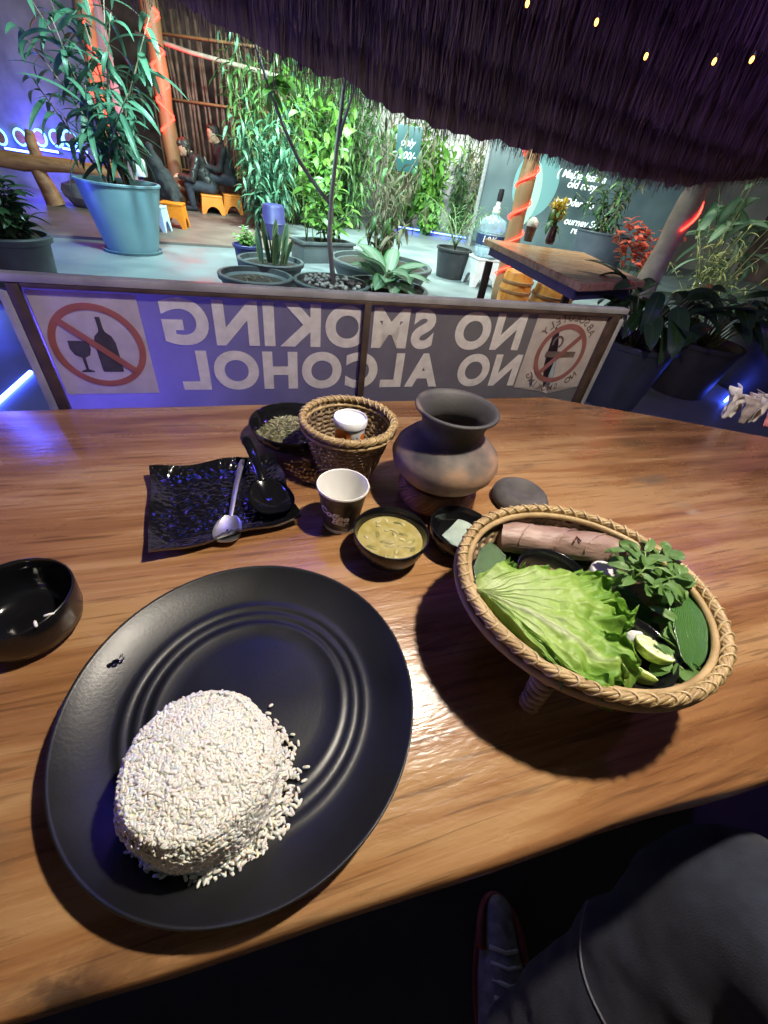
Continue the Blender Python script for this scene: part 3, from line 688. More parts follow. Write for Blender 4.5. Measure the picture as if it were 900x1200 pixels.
def blobloop(cx, cy, rx, ry, seed, n=28, k=.25): return [(cx+rx*math.cos(2*math.pi*i/n)*(1+k*noise.noise(Vector((math.cos(6.283*i/n)*1.3, math.sin(6.283*i/n)*1.3, seed)))), cy+ry*math.sin(2*math.pi*i/n)*(1+k*noise.noise(Vector((math.cos(6.283*i/n)*1.3, math.sin(6.283*i/n)*1.3, seed+5))))) for i in range(n)]
wrapped_blob('orange_print', [blobloop(-.010,.056,.017,.0200,1)], m_orange_print, .0003)
wrapped_blob('orange_print', [blobloop(.022,.060,.007,.009,4)], m_orange_print, .0003)
for x0, dx in ((-.014,.010),(-.010,-.006),(-.006,.012),(-.016,-.004)):
    wrapped_blob('print_line', [[(x0,.045),(x0+dx*.5,.054),(x0+dx,.066),(x0+dx+.0009,.066),(x0+dx*.5+.0010,.054),(x0+.0008,.045)]], m_ink, .0006)
wrapped_blob('print_mark', [blobloop(.011,.063,.0014,.0040,7)], m_blueink, .0006)

# ------------------------------------------------------------------ clay pot on its ring, and its lid
m_clay, nt, b = newmat('fire_clouded_clay')
tc = nt.nodes.new('ShaderNodeTexCoord'); n1 = nt.nodes.new('ShaderNodeTexNoise'); n1.inputs['Scale'].default_value = 13; n1.inputs['Detail'].default_value = 3; nt.links.new(tc.outputs['Object'], n1.inputs['Vector'])
sx = nt.nodes.new('ShaderNodeSeparateXYZ'); nt.links.new(tc.outputs['Object'], sx.inputs[0])
mz_ = nt.nodes.new('ShaderNodeMapRange'); mz_.inputs['From Min'].default_value = .10; mz_.inputs['From Max'].default_value = .05; mz_.inputs['To Min'].default_value = -.10; mz_.inputs['To Max'].default_value = .10; nt.links.new(sx.outputs['Z'], mz_.inputs[0])
ad = nt.nodes.new('ShaderNodeMath'); nt.links.new(n1.outputs['Fac'], ad.inputs[0]); nt.links.new(mz_.outputs[0], ad.inputs[1])
rp = nt.nodes.new('ShaderNodeValToRGB'); e = rp.color_ramp.elements; e[0].position = .42; e[0].color = (.045,.042,.042,1); e[1].position = .66; e[1].color = (.30,.19,.12,1); q = e.new(.54); q.color = (.16,.12,.095,1)
nt.links.new(ad.outputs[0], rp.inputs[0]); nt.links.new(rp.outputs[0], b.inputs['Base Color']); b.inputs['Roughness'].default_value = .62
n2 = nt.nodes.new('ShaderNodeTexNoise'); n2.inputs['Scale'].default_value = 190; nt.links.new(tc.outputs['Object'], n2.inputs['Vector'])
bp = nt.nodes.new('ShaderNodeBump'); bp.inputs['Strength'].default_value = .18; bp.inputs['Distance'].default_value = .002; nt.links.new(n2.outputs['Fac'], bp.inputs['Height']); nt.links.new(bp.outputs[0], b.inputs['Normal'])
pb = onz(512,588,TZ)
pb = onz(509,582,TZ)
rst = thing('pot_ring', 'woven split-cane ring stand under the round clay pot', 'pot stand', pb)
for k in range(11):
    pts = []; n = 60; base = k/11*2*math.pi
    for i in range(n):
        a = 2*math.pi*i/n; ph = 5*a+base; pts.append(((.050+.0055*math.cos(ph))*math.cos(a), (.050+.0055*math.cos(ph))*math.sin(a), .0185+.0150*math.sin(ph)))
    MB().tube(pts, .003, 6, closed=True, flat=.8).build('cane_strand', m_ring, rst, sharp=0)
MB().lathe([(.0465,.002),(.0525,.002),(.0545,.0185),(.0525,.034),(.0465,.034),(.0445,.0185),(.0465,.002)], 60).build('core_hoop', m_canedark, rst, sharp=0)
pot = thing('clay_pot', 'round smoke-darkened clay pot with flared rim on a cane ring', 'pot', pb+Vector((0,0,.0290)))
pp = [(.0002,.0),(.022,.0012),(.043,.007),(.061,.019),(.0715,.034),(.0745,.046),(.0700,.059),(.0585,.071),(.0475,.079),(.0422,.086),(.0415,.094),(.0440,.103),(.0490,.110),(.0525,.1135),(.0545,.1155),(.0552,.1178),(.0540,.1198),(.0508,.1198),(.0465,.1155),(.041,.107),(.0378,.098),(.037,.090),(.0392,.083),(.052,.071),(.064,.058),(.068,.046),(.065,.033),(.053,.018),(.03,.008),(.0002,.006)]
MB().lathe(pp, 80, wob=lambda a, i: 1+.012*noise.noise(Vector((math.cos(a), math.sin(a), i*.15)))).build('body', m_clay, pot, sharp=0)
MB().lathe([(.0002,.055),(.0635,.055)], 48).build('dark_broth', plain('dark_broth', (.012,.008,.006), .08), pot)
ld = onz(606,588,TZ); 
lidp = [(.0002,.014),(.008,.0145),(.016,.018),(.023,.0225),(.031,.0235),(.038,.020),(.0425,.0135),(.0435,.008),(.041,.003),(.036,.0),(.0002,.0)]
lo = MB().lathe(lidp, 64, wob=lambda a, i: 1+.05*noise.noise(Vector((math.cos(a)*1.2, math.sin(a)*1.2, i*.12+4)))).build('pot_lid', m_lidclay, loc=ld, sharp=0)
lo.name = 'clay_cover'; tag(lo, 'thick grey clay lid with a dimple lying beside the clay pot', 'lid')

# ------------------------------------------------------------------ the large basket of greens
BC = Vector((.201,.266,TZ)); BR = .1205; BH = .095; BF = .040
bk = thing('herb_basket', 'wide footed cane basket with bound rim holding lettuce, herbs and lime', 'basket', BC)
bk.scale = (1.0,.90,1.0)
brf = lambda z: BR*(.66+.34*min(1,max(0,(z-BF)/(BH-BF)))**.55)
woven(bk, 'weave', brf, BF, BH-.003, 8, 44, m_canemid, .0013, .0018, m_canedark)
MB().lathe([(.0002,BF),(brf(BF)*.99,BF),(brf(BF)*.99,BF+.003),(.0002,BF+.003)], 48).build('base', m_canemid, bk, sharp=40)
wrapped_rim(bk, BR, BH, .0045, 52, m_cane, m_cane_wrap, wr=.0011, slant=1.15)
MB().lathe([(brf(BF+(BH-BF-.004)*u)-.0002, BF+.002+(BH-BF-.006)*u) for u in (0,.15,.3,.5,.75,1)], 64).build('light_block', m_canedark, bk, sharp=0)  # added sheet that stops light through the weave, for a solid shadow
MB().tube([((BR-.0075)*math.cos(2*math.pi*k/96), (BR-.0075)*math.sin(2*math.pi*k/96), BH-.004) for k in range(96)], .0034, 8, closed=True).build('inner_hoop', m_cane, bk, sharp=0)
MB().tube([((BR+.002)*math.cos(2*math.pi*k/96), (BR+.002)*math.sin(2*math.pi*k/96), BH-.0105) for k in range(96)], .0036, 8, closed=True).build('outer_hoop', m_cane, bk, sharp=0)
for a in (R(247), R(330), R(60), R(150)):
    x, y = .082*math.cos(a), .082*math.sin(a); ft = MB(); pts = []
    for i in range(60):
        u = i/59; t = u*2*math.pi*7; rr = .0105-.003*u; pts.append((x+math.cos(a)*(.014*u)+rr*math.cos(t), y+math.sin(a)*(.014*u)+rr*math.sin(t), BF+.008-(BF+.005)*u))
    ft.tube(pts, .0030, 6); ft.caps((x,y,BF+.006), .010, (x*1.16,y*1.16,.0078), .0075); ft.build('foot', m_canemid, bk, sharp=0)
BZ = TZ+BF+.0032
def zp(x, y, dz): return onz(x, y, BZ+dz)
# leaf sheets from an outline in plan, curved as they lie
def leaf_sheet(name, label, cat, px, dz, mat, axis, hump=.006, ripple=.002, group=None, thick=.0006, n=26, bowl_=0.0):
    pts = [zp(x, y, dz) for x, y in px]; c = sum(pts, Vector())/len(pts); c.z = BZ+dz
    a0, a1 = zp(*axis[0], dz), zp(*axis[1], dz); ax = (a1-a0).normalized(); ay = Vector((-ax.y, ax.x, 0))
    loc = [((p-c).dot(ax), (p-c).dot(ay)) for p in pts]
    x0, x1 = min(p[0] for p in loc), max(p[0] for p in loc)
    def span(x):
        ys = []
        for i in range(len(loc)):
            p, q = loc[i], loc[(i+1) % len(loc)]
            if (p[0]-x)*(q[0]-x) <= 0 and p[0] != q[0]: ys.append(p[1]+(q[1]-p[1])*(x-p[0])/(q[0]-p[0]))
        return (min(ys), max(ys)) if ys else (0, 0)
    vs = []; fs = []; uv = []
    for i in range(n+1):
        x = x0+(x1-x0)*(.004+.992*i/n); lo, hi = span(x)
        for j in range(13):
            v = j/12; y = lo+(hi-lo)*v; z = hump*math.sin(math.pi*i/n)*(1-(2*v-1)**2*.6) + ripple*noise.noise(Vector((x*70, y*70, dz*9))) + bowl_*((x*x+y*y)/.004)
            z += .0016*abs(2*v-1)**.5
            vs.append(Vector((x, y, z))); uv.append((i/n, v))
    for i in range(n):
        for j in range(12): a = i*13+j; fs.append((a, a+13, a+14, a+1))
    o = MB().add(vs, fs).build(name, mat, loc=c, sharp=0); o.rotation_euler = (0,0,math.atan2(ax.y, ax.x))
    ul = o.data.uv_layers.new(name='UVMap')
    for l in o.data.loops: ul.data[l.index].uv = uv[l.vertex_index]
    sm = o.modifiers.new('t', 'SOLIDIFY'); sm.thickness = thick
    return tag(o, label, cat, group)
leaf_sheet('banana_leaf', 'large dark green leaf lining the bottom of the basket under the bowls', 'leaf', [(583,640),(650,625),(735,640),(790,690),(815,760),(790,800),(730,800),(660,770),(600,735),(572,690)], .0045, m_banana, ((583,650),(790,800)), .001, .001, n=30, bowl_=.0012)
leaf_sheet('banana_leaf', 'pale green leaf piece sticking up at the basket rim beside the lettuce stalk', 'leaf', [(553,668),(562,645),(574,636),(592,652),(588,690),(575,705),(560,700)], .040, m_banana2, ((572,640),(567,702)), .008, .002)
leaf_sheet('betel_leaf', 'broad glossy green leaf along the basket wall beside the lime dish', 'leaf', [(776,678),(800,690),(822,712),(833,742),(829,772),(812,788),(796,772),(786,742),(777,712)], .036, m_banana, ((778,680),(818,786)), .010, .0015)
leaf_sheet('betel_leaf', 'dull green leaf showing under the lower edge of the lettuce', 'leaf', [(600,738),(622,745),(650,775),(668,800),(640,795),(612,772)], .030, m_banana2, ((602,740),(666,800)), .008, .001)
# wrapped parcel
A, B = zp(588,628,.030), zp(735,645,.030); d = B-A; L = d.length
par = thing('leaf_parcel', 'purplish brown steamed leaf parcel rolled up along the basket rim', 'leaf parcel', (A+B)/2-Vector((0,0,.0165)), math.atan2(d.y, d.x))
vs = []; fs = []; n = 40; m = 28
for i in range(n+1):
    u = i/n; x = (u-.5)*L*1.04
    rr = .0165*(1-.25*max(0,(u-.80)/.2)**2-.12*max(0,(.12-u)/.12))
    for k in range(m):
        a = 2*math.pi*k/m; spi = .0020*((a/(2*math.pi)+u*1.6) % 1.0) + .0007*noise.noise(Vector((x*160, math.cos(a)*4, math.sin(a)*4))) + .0022*noise.noise(Vector((x*40, math.cos(a)*1.5, math.sin(a)*1.5)))
        vs.append(Vector((x+.0025*math.sin(a*2)*(1 if i in (0, n) else 0), (rr+spi)*math.cos(a), .0165+(rr+spi)*.92*math.sin(a)+.0)))
for i in range(n):
    for k in range(m): k2 = (k+1) % m; fs.append((i*m+k, i*m+k2, (i+1)*m+k2, (i+1)*m+k))
fs.append(tuple(range(m))[::-1]); fs.append(tuple(n*m+k for k in range(m)))
MB().add(vs, fs).build('wrap', m_parcel, par, sharp=50)
for u in (-.30,.02,.29):
    pts = [(u*L+.022*math.cos(t+.4)*(1+u), .0180*math.cos(t), .0165+.0168*math.sin(t)) for t in [R(a) for a in range(10, 171, 16)]]
    MB().tube(pts, .0007, 5, flat=.6).build('leaf_vein', m_parcel, par, sharp=0)
MB().tube([(.000,-.012,.0306),(.004,-.006,.0333),(.008,-.011,.0318)], .0011, 5).build('tie', m_ink, par)
# chutney bowl and lime dish, in the basket
def dish(name, label, c, r, h, cat='bowl'):
    t = thing(name, label, cat, c)
    pr = [(r*.5,0),(r*.6,0),(r*.80,h*.30),(r*.94,h*.7),(r,h)]
    MB().lathe(pr+[(r-.0008,h+.0012),(r-.0018,h+.0008)]+[(q-.0025, z+.0025) for q, z in pr[::-1][1:-1]]+[(.0002,.003)], 64, cap0=True).build('shell', m_bowl_in, t, sharp=0); return t
cbw = zp(648,676,.034); cbw.z = BZ+.0060
dt = dish('chutney_bowl', 'shiny black bowl of brown chutney behind the lettuce in the basket', cbw, .0375, .030)
MB().lathe([(.0002,.0235),(.010,.0225),(.02,.0195),(.028,.0145),(.030,.0115)], 40, wob=lambda a, i: 1+.14*noise.noise(Vector((math.cos(a)*2, math.sin(a)*2, i*2)))).build('chutney', m_chutney, dt, sharp=0)
ldc = zp(738,762,.028); ldc.z = BZ+.0060
ldt = dish('lime_dish', 'shiny black dish with salt and lime pieces under the lettuce tip', ldc, .0385, .026, 'dish')
sa = onz(752,738,BZ+.022); so = MB().lathe([(.0002,.0075),(.004,.0068),(.009,.0042),(.0135,.0008),(.0140,0)], 30, wob=lambda a, i: 1+.22*noise.noise(Vector((math.cos(a)*1.5, math.sin(a)*1.5, i*.3+2)))).build('salt_heap', m_salt, loc=(sa.x, sa.y, BZ+.0150), sharp=0); so.scale = (1.15,1.15,1.6); tag(so, 'small heap of white salt in the lime dish', 'salt')
m_limepith = plain('lime_pith', (.74,.78,.58), .5, var=.05)
def lime(px, rot, label, rx=.015, tx=14, ty=-10):
    c = onz(*px, BZ+.026); t = thing('lime_piece', label, 'lime', (c.x, c.y, BZ+.0205), rot, 'lime pieces in the dish')
    MB().lathe([(.0002,0),(rx*.45,rx*.07),(rx*.78,rx*.26),(rx*.95,rx*.52),(rx,rx*.72),(rx*.985,rx*.76),(rx*.95,rx*.77)], 36).build('peel', m_limepeel, t, sharp=0)
    MB().lathe([(.0002,rx*.755),(rx*.955,rx*.765)], 36).build('pith', m_limepith, t, sharp=0)
    for k in range(8):
        a0, a1 = 2*math.pi*(k+.06)/8, 2*math.pi*(k+.94)/8; up = []; r0, r1 = rx*.10, rx*.86
        ring_ = [(r0, (a0+a1)/2)] + [(r1*(.94 if q in (0, 6) else 1.0), a0+(a1-a0)*q/6) for q in range(7)]
        P0 = [Vector((r_*math.cos(a_), r_*math.sin(a_), rx*.766)) for r_, a_ in ring_]; c_ = sum(P0, Vector())/len(P0)
        P1 = [c_+(p-c_)*.86+Vector((0,0,rx*.055)) for p in P0]; n_ = len(P0)
        MB().add(P0+P1, [(i, (i+1) % n_, n_+(i+1) % n_, n_+i) for i in range(n_)]+[tuple(n_+i for i in range(n_))]).build('segment', m_limeflesh, t, sharp=0)
    t.rotation_euler = (R(tx), R(ty), rot); t.location.z -= .002
lime((764,766), R(20), 'lime wedge on the far side of the dish beside the salt', .0170, -14, 16)
lime((745,792), R(75), 'lime wedge on the near side of the dish under the lettuce tip', .0160, 10, 42)
rd = zp(712,668,.030); ro_ = MB().lathe([(.0002,0),(.0150,0),(.0162,.0015),(.0162,.0105),(.0150,.012),(.0002,.0122)], 36).build('radish_slice', m_tissue, loc=(rd.x, rd.y, BZ+.016), sharp=45); ro_.rotation_euler = (R(2), R(2), 0); tag(ro_, 'round white radish slice between the leaf parcel and the green herbs', 'radish')
# lettuce leaf: a ruffled fan about its stalk
LB = zp(553,690,.046)
olp = [(557,680),(573,671),(594,658),(619,671),(643,666),(664,669),(684,668),(705,677),(717,685),(726,702),(744,716),(738,734),(728,748),(736,763),(747,772),(744,792),(728,808),(713,821),(693,824),(676,813),(660,790),(643,776),(619,745),(586,722),(565,702)]
pol = []
for x, y in olp:
    p = zp(x, y, .050)-LB; pol.append((math.atan2(p.y, p.x), math.hypot(p.x, p.y)))
pol.sort(); amin, amax = pol[0][0], pol[-1][0]
def Rof(a):
    for (a0, r0), (a1, r1) in zip(pol, pol[1:]):
        if a0 <= a <= a1: return r0+(r1-r0)*(a-a0)/max(1e-6, a1-a0)
    return pol[-1][1]
mid = zp(722,786,.05)-LB; amid = math.atan2(mid.y, mid.x)
NA, NR = 300, 64; vs = []; fs = []; cols = []
veins = [amid+x for x in (-.62,-.44,-.29,-.15,.13,.27,.42,.58,.74,.90)]
for i in range(NA+1):
    a = amin+(amax-amin)*i/NA; Rm = Rof(a)*(1+.045*noise.noise(Vector((a*38,1,7)))+.03*noise.noise(Vector((a*90,2,3))))
    ph1 = a*46+3.2*noise.noise(Vector((a*7,0,3))); ph2 = a*121+4*noise.noise(Vector((a*17,5,1)))
    for j in range(NR+1):
        u = (j/NR)**.78; r = .003+(Rm-.003)*u; q = max(0, (u-.52)/.48); e = q*q*(3-2*q)*min(1, Rm/.06)
        X, Y = r*math.cos(a), r*math.sin(a)
        z = .013*math.sin(u*2.7) + (.0042*noise.noise(Vector((X*55,Y*55,1))) + .0022*noise.noise(Vector((X*130,Y*130,4))))*min(1,u*1.6)
        q2 = max(0, (u-.74)/.26); e2 = q2*q2*min(1, Rm/.06); wp_ = ph1*1.5+5.5*noise.noise(Vector((X*60,Y*60,6)))
        z += e*(.0130*noise.noise(Vector((X*62,Y*62,11)))) + e2*(.0082*math.sin(wp_) + .0080*noise.noise(Vector((X*170,Y*170,5))) + .0025*noise.noise(Vector((X*330,Y*330,2))))
        rb = math.exp(-((a-amid)/(.030+.035*(1-u)))**2); vn = 0.0
        for va in veins:
            w_ = va+(va-amid)*.30*(u-.5); vn = max(vn, math.exp(-((a-w_)/.016)**2)*(1-u)**.8)
        z += .0040*rb*(1-u*.8) + .0022*vn - .007*u*u*(1 if a < amid else .2)
        r3 = r + e*.0070*noise.noise(Vector((X*70,Y*70,21))) + e2*(.0040*math.cos(wp_+1) + .0050*noise.noise(Vector((X*210,Y*210,8)))); a2 = a + (e*.05*noise.noise(Vector((X*75,Y*75,31))) + e2*(.035*math.cos(wp_+.6)+.03*noise.noise(Vector((X*190,Y*190,12)))))
        if u < .25: a2 = amid+(a2-amid)*(.40+.60*u/.25)
        vs.append(Vector((r3*math.cos(a2), r3*math.sin(a2), z)))
        cols.append(min(1, max(rb*(1-u*.55), .6*(1-u)**1.6, .75*vn)) - .35*e + .14*noise.noise(Vector((X*80,Y*80,9))))
for i in range(NA):
    for j in range(NR): a = i*(NR+1)+j; fs.append((a, a+NR+1, a+NR+2, a+1))
lt_ = MB().add(vs, fs).build('lettuce_leaf', None, loc=LB, sharp=0); lt_.data.materials.clear()
ca = lt_.data.attributes.new('rib', 'FLOAT', 'POINT'); ca.data.foreach_set('value', cols)
ml, nt, b = newmat('lettuce'); at = nt.nodes.new('ShaderNodeAttribute'); at.attribute_name = 'rib'
rp = nt.nodes.new('ShaderNodeValToRGB'); e = rp.color_ramp.elements; e[0].position = 0; e[0].color = (.14,.31,.03,1); e[1].position = .92; e[1].color = (.66,.72,.46,1); q = e.new(.34); q.color = (.32,.49,.09,1)
mrn = nt.nodes.new('ShaderNodeMapRange'); mrn.inputs['From Min'].default_value = -.35; mrn.inputs['From Max'].default_value = 1.0; nt.links.new(at.outputs['Fac'], mrn.inputs[0]); nt.links.new(mrn.outputs[0], rp.inputs[0]); nt.links.new(rp.outputs[0], b.inputs['Base Color']); b.inputs['Roughness'].default_value = .48
tcn = nt.nodes.new('ShaderNodeTexCoord'); nn_ = nt.nodes.new('ShaderNodeTexNoise'); nn_.inputs['Scale'].default_value = 180; nn_.inputs['Detail'].default_value = 5; nt.links.new(tcn.outputs['Object'], nn_.inputs['Vector']); bpn = nt.nodes.new('ShaderNodeBump'); bpn.inputs['Strength'].default_value = .5; bpn.inputs['Distance'].default_value = .003; nt.links.new(nn_.outputs['Fac'], bpn.inputs['Height']); nt.links.new(bpn.outputs[0], b.inputs['Normal'])
trn = nt.nodes.new('ShaderNodeBsdfTranslucent'); nt.links.new(rp.outputs[0], trn.inputs['Color']); ms = nt.nodes.new('ShaderNodeMixShader'); ms.inputs[0].default_value = .28
nt.links.new(b.outputs[0], ms.inputs[1]); nt.links.new(trn.outputs[0], ms.inputs[2]); nt.links.new(ms.outputs[0], nt.nodes['Material Output'].inputs['Surface'])
lt_.data.materials.append(ml); tag(lt_, 'bright green frilly lettuce leaf lying across the basket over the black dishes', 'lettuce leaf')

# small leaf shapes shared by many plants: lie along +x, face +z
def leafmesh(name, L, Wd, mat, droop=.2, fold=.15, shape='lance', seg=7, twist=0.0, wave=0.0):
    vs = []; fs = []; uv = []
    ang = 0.0; x = z = 0.0
    for i in range(seg+1):
        u = i/seg
        if shape == 'lance': w = (u**.55)*((1-u)**.75)*2.05
        elif shape == 'broad': w = (max(u,.0)**.45)*((1-u)**.6)*1.85
        elif shape == 'round': w = math.sqrt(max(0, 1-(2*u-1)**2))
        else: w = (1-.25*(1-u)) if u < .8 else (1-u)/.2*1.0+.02
        w = max(.03, w)*Wd/2
        for k, v in enumerate((-1,-.5,0,.5,1)):
            y = v*w; zz = z+abs(v)*fold*w - .0 + wave*Wd*math.sin(u*9+v*2)*abs(v)
            vs.append(Vector((x, y*math.cos(twist*u)-0*zz, zz+y*math.sin(twist*u)))); uv.append((u, .5+v/2))
        ang = -droop*(u+.5/seg)*1.4
        x += math.cos(ang)*L/seg; z += math.sin(ang)*L/seg
    for i in range(seg):
        for k in range(4): a = i*5+k; fs.append((a, a+5, a+6, a+1))
    me = MB().add(vs, fs).mesh(name, mat); ul = me.uv_layers.new(name='UVMap')
    for l in me.loops: ul.data[l.index].uv = uv[l.vertex_index]
    return me
def place_leaf(me, parent, p, yaw, pitch, roll=0.0, sc=1.0, name='leaf'):
    o = bpy.data.objects.new(name, me); COL.objects.link(o); o.parent = parent
    o.matrix_local = Matrix.Translation(p) @ Matrix.Rotation(yaw, 4, 'Z') @ Matrix.Rotation(-pitch, 4, 'Y') @ Matrix.Rotation(roll, 4, 'X') @ Matrix.Scale(sc, 4); return o
# herb sprigs
hl = [leafmesh('leaf', .020, .017, m_herbleaf, .5, .3, 'broad', 6), leafmesh('leaf', .013, .012, m_herbleaf, .3, .2, 'round', 6), leafmesh('leaf', .022, .009, m_herbleaf, .6, .3, 'lance', 6)]
def sprigs(name, label, pxs, n, dz, spread, seed):
    rnd = random.Random(seed); c = zp(*pxs[0], dz); t = thing(name, label, 'herbs', c)
    for k in range(n):
        b_ = zp(*pxs[k % len(pxs)], dz)-c; yaw = rnd.uniform(0, 6.28); L = spread*rnd.uniform(.6,1.1)
        pts = [b_+Vector((math.cos(yaw+.5*u)*L*u, math.sin(yaw+.5*u)*L*u, .010*math.sin(u*2.4)+rnd.uniform(-.002,.004))) for u in (0,.25,.5,.75,1)]
        MB().tube(pts, [.0012,.0011,.001,.0008,.0006], 5).build('stem', m_herbstem, t, sharp=0)
        for q in range(5):
            p = pts[min(4, q)] ; place_leaf(rnd.choice(hl), t, p, yaw+rnd.uniform(-1.4,1.4), rnd.uniform(-.3,.6), rnd.uniform(-.7,.7), rnd.uniform(.75,1.25))
    return t
sprigs('pea_shoots', 'loose bunch of pale green pea shoots beside the leaf parcel end', [(752,668),(765,660),(742,678),(775,682),(758,690)], 16, .044, .020, 21)
sprigs('coriander', 'sprigs of small dark green herb leaves near the rim below the broad leaf', [(796,768),(786,780),(803,755)], 10, .022, .011, 22)
sprigs('mint_sprigs', 'small herb leaves tucked between the lime dish and the broad leaf', [(784,712),(790,735),(778,702)], 6, .030, .010, 23)

# ------------------------------------------------------------------ the banner sign behind the table, seen from its back
SA = R(23.3); su = Vector((math.cos(SA), math.sin(SA), 0)); sn = Vector((-su.y, su.x, 0))
SP0 = Vector((.337,.948,0)) + sn*.035
def sg(x, y):
    p = onplane(x, y, SP0, sn); return ((p-SP0).dot(su), p.z)
sign = thing('banner_sign', 'grey cloth banner in a steel frame reading no smoking no alcohol backwards', 'sign', SP0, SA)
XL, XR = sg(-6,330)[0], sg(716,400)[0]; ZT = (sg(20,322)[1]+sg(700,357)[1])/2; ZB = .56
IL, IR = sg(40,400)[0], sg(695,410)[0]
fw = .013
for m_ in (m_banner, m_print, m_printw, m_printred, m_printpink, m_printdark, m_printbrown):
    nt = m_.node_tree; pb2 = nt.nodes['Principled BSDF']; tr_ = nt.nodes.new('ShaderNodeBsdfTranslucent'); mx2 = nt.nodes.new('ShaderNodeMixShader'); mx2.inputs[0].default_value = .5
    if pb2.inputs['Base Color'].links: nt.links.new(pb2.inputs['Base Color'].links[0].from_socket, tr_.inputs['Color'])
    else: tr_.inputs['Color'].default_value = pb2.inputs['Base Color'].default_value
    nt.links.new(pb2.outputs[0], mx2.inputs[1]); nt.links.new(tr_.outputs[0], mx2.inputs[2]); nt.links.new(mx2.outputs[0], nt.nodes['Material Output'].inputs['Surface'])
for x in (XL+fw/2, XR-fw/2): MB().bbox((x,.0,ZT/2-.011), (fw,.018,ZT-.0235), .002).build('frame_post', m_frame, sign)
MB().bbox(((XL+XR)/2,0,ZT-.0055), (XR-XL+.002,.020,.011), .002).build('frame_rail', m_frame, sign)
MB().bbox(((XL+XR)/2,0,ZB), (XR-XL-2*fw-.002,.03,.022), .003).build('frame_rail', m_frame, sign)
zi0, zi1 = ZB+.012, ZT-.0115
for x in (XL+fw+.008, XR-fw-.0125): MB().bbox((x,-.002,(zi0+zi1)/2), (.015 if x < XL+.1 else .024,.016,zi1-zi0-.002), .002).build('batten', m_framedark, sign)
cbx = (sg(426,400)[0])
MB().bbox((cbx,-.006,(zi0+zi1)/2), (.013,.012,zi1-zi0-.002), .0015).build('batten', m_framedark, sign)
MB().bbox(((XL+XR)/2,-.003,zi1-.003), (XR-XL-2*fw-.036,.014,.006), .001).build('batten', m_framedark, sign)
zbot = TZ+.012
px0, px1 = XL+fw+.016, XR-fw-.025
PM = lambda off: Matrix.Translation((0,-off,0)) @ Matrix.Rotation(R(90), 4, 'X')
tear = [sg(x, y) for x, y in ((652,382),(655,390),(654,405),(651,425),(650,432),(648,440),(640,461),(636,459),(636,440),(637,428),(640,416),(646,398),(650,385)) ]
tear2 = [sg(x, y) for x, y in ((624,438),(623,452),(620,453),(620,446))]
bn = fill2d('banner', [[(px0,zi0),(px1,zi0),(px1,zi1-.006),(px0,zi1-.006)], tear, tear2], m_banner, sign, PM(.000), 0)
wl_ = [sg(x, y) for x, y in ((22,340),(160,346),(187,465),(67,467))]
x0 = max(px0+.002, (wl_[0][0]+wl_[3][0])/2); x1 = (wl_[1][0]+wl_[2][0])/2; LZ0, LZ1 = zbot-.004, zi1-.010
fill2d('print_square', [[(x0,LZ0),(x1,LZ0),(x1,LZ1),(x0,LZ1)]], m_printw, sign, PM(.0012))
wr_ = [sg(x, y) for x, y in ((626,363),(690,366),(683,453),(607,457))]
y0_ = (wr_[0][0]+wr_[3][0])/2; y1_ = px1-.003
fill2d('print_square', [[(y0_,LZ0),(y1_,LZ0),(y1_,LZ1),(y0_,LZ1)], tear, tear2], m_printw, sign, PM(.0012))
def ringslash(cx, cz, r, w, slash, mat, off, cut=None):
    fill2d('prohibition_ring', [circle(64, r, cx, cz), circle(64, r-w, cx, cz)] + ([] if cut is None else []), mat, sign, PM(off))
    dx, dz = math.cos(slash)*(r-w*.6), math.sin(slash)*(r-w*.6); nx, nz = -math.sin(slash)*w*.5, math.cos(slash)*w*.5
    fill2d('prohibition_bar', [[(cx+dx+nx,cz+dz+nz),(cx-dx+nx,cz-dz+nz),(cx-dx-nx,cz-dz-nz),(cx+dx-nx,cz+dz-nz)]], mat, sign, PM(off+.0006))
rc = ((x0+x1)/2, (LZ0+LZ1)/2); rr_ = min((x1-x0)*.47, (LZ1-LZ0)*.46)
ringslash(rc[0], rc[1], rr_, rr_*.15, R(138), m_printred, .0022)
k = rr_
bt = [(-.06,-.62),(.36,-.62),(.38,-.58),(.38,.10),(.33,.26),(.22,.36),(.20,.44),(.20,.70),(.10,.70),(.10,.44),(.08,.36),(-.03,.26),(-.08,.10),(-.08,-.58)]
fill2d('bottle_print', [[(rc[0]+x*k, rc[1]+z*k) for x, z in bt]], m_printdark, sign, PM(.0018))
gl_ = [(-.62,.14),(-.20,.14),(-.19,-.05),(-.25,-.20),(-.37,-.27),(-.38,-.55),(-.27,-.60),(-.27,-.63),(-.55,-.63),(-.55,-.60),(-.44,-.55),(-.44,-.27),(-.57,-.20),(-.63,-.05)]
fill2d('glass_print', [[(rc[0]+x*k, rc[1]+z*k) for x, z in gl_]], m_printdark, sign, PM(.0018))
rc2 = ((y0_+y1_)/2+.001, (LZ0+LZ1)/2-.002); r2_ = (y1_-y0_)*.36
ringslash(rc2[0], rc2[1], r2_, r2_*.17, R(47), m_printpink, .0022)
fill2d('cigarette_print', [[(rc2[0]+x*r2_, rc2[1]+z*r2_) for x, z in ((-.60,-.10),(.62,-.10),(.62,.10),(-.60,.10))]], m_printbrown, sign, PM(.0018))
sm = [(rc2[0]+r2_*(-.28+.22*math.cos(t)), rc2[1]+r2_*(.40+.22*math.sin(t))) for t in [R(a) for a in range(-60, 211, 18)]]
sm2 = [(rc2[0]+r2_*(-.28+.14*math.cos(t)), rc2[1]+r2_*(.40+.14*math.sin(t))) for t in [R(a) for a in range(210, -61, -18)]]
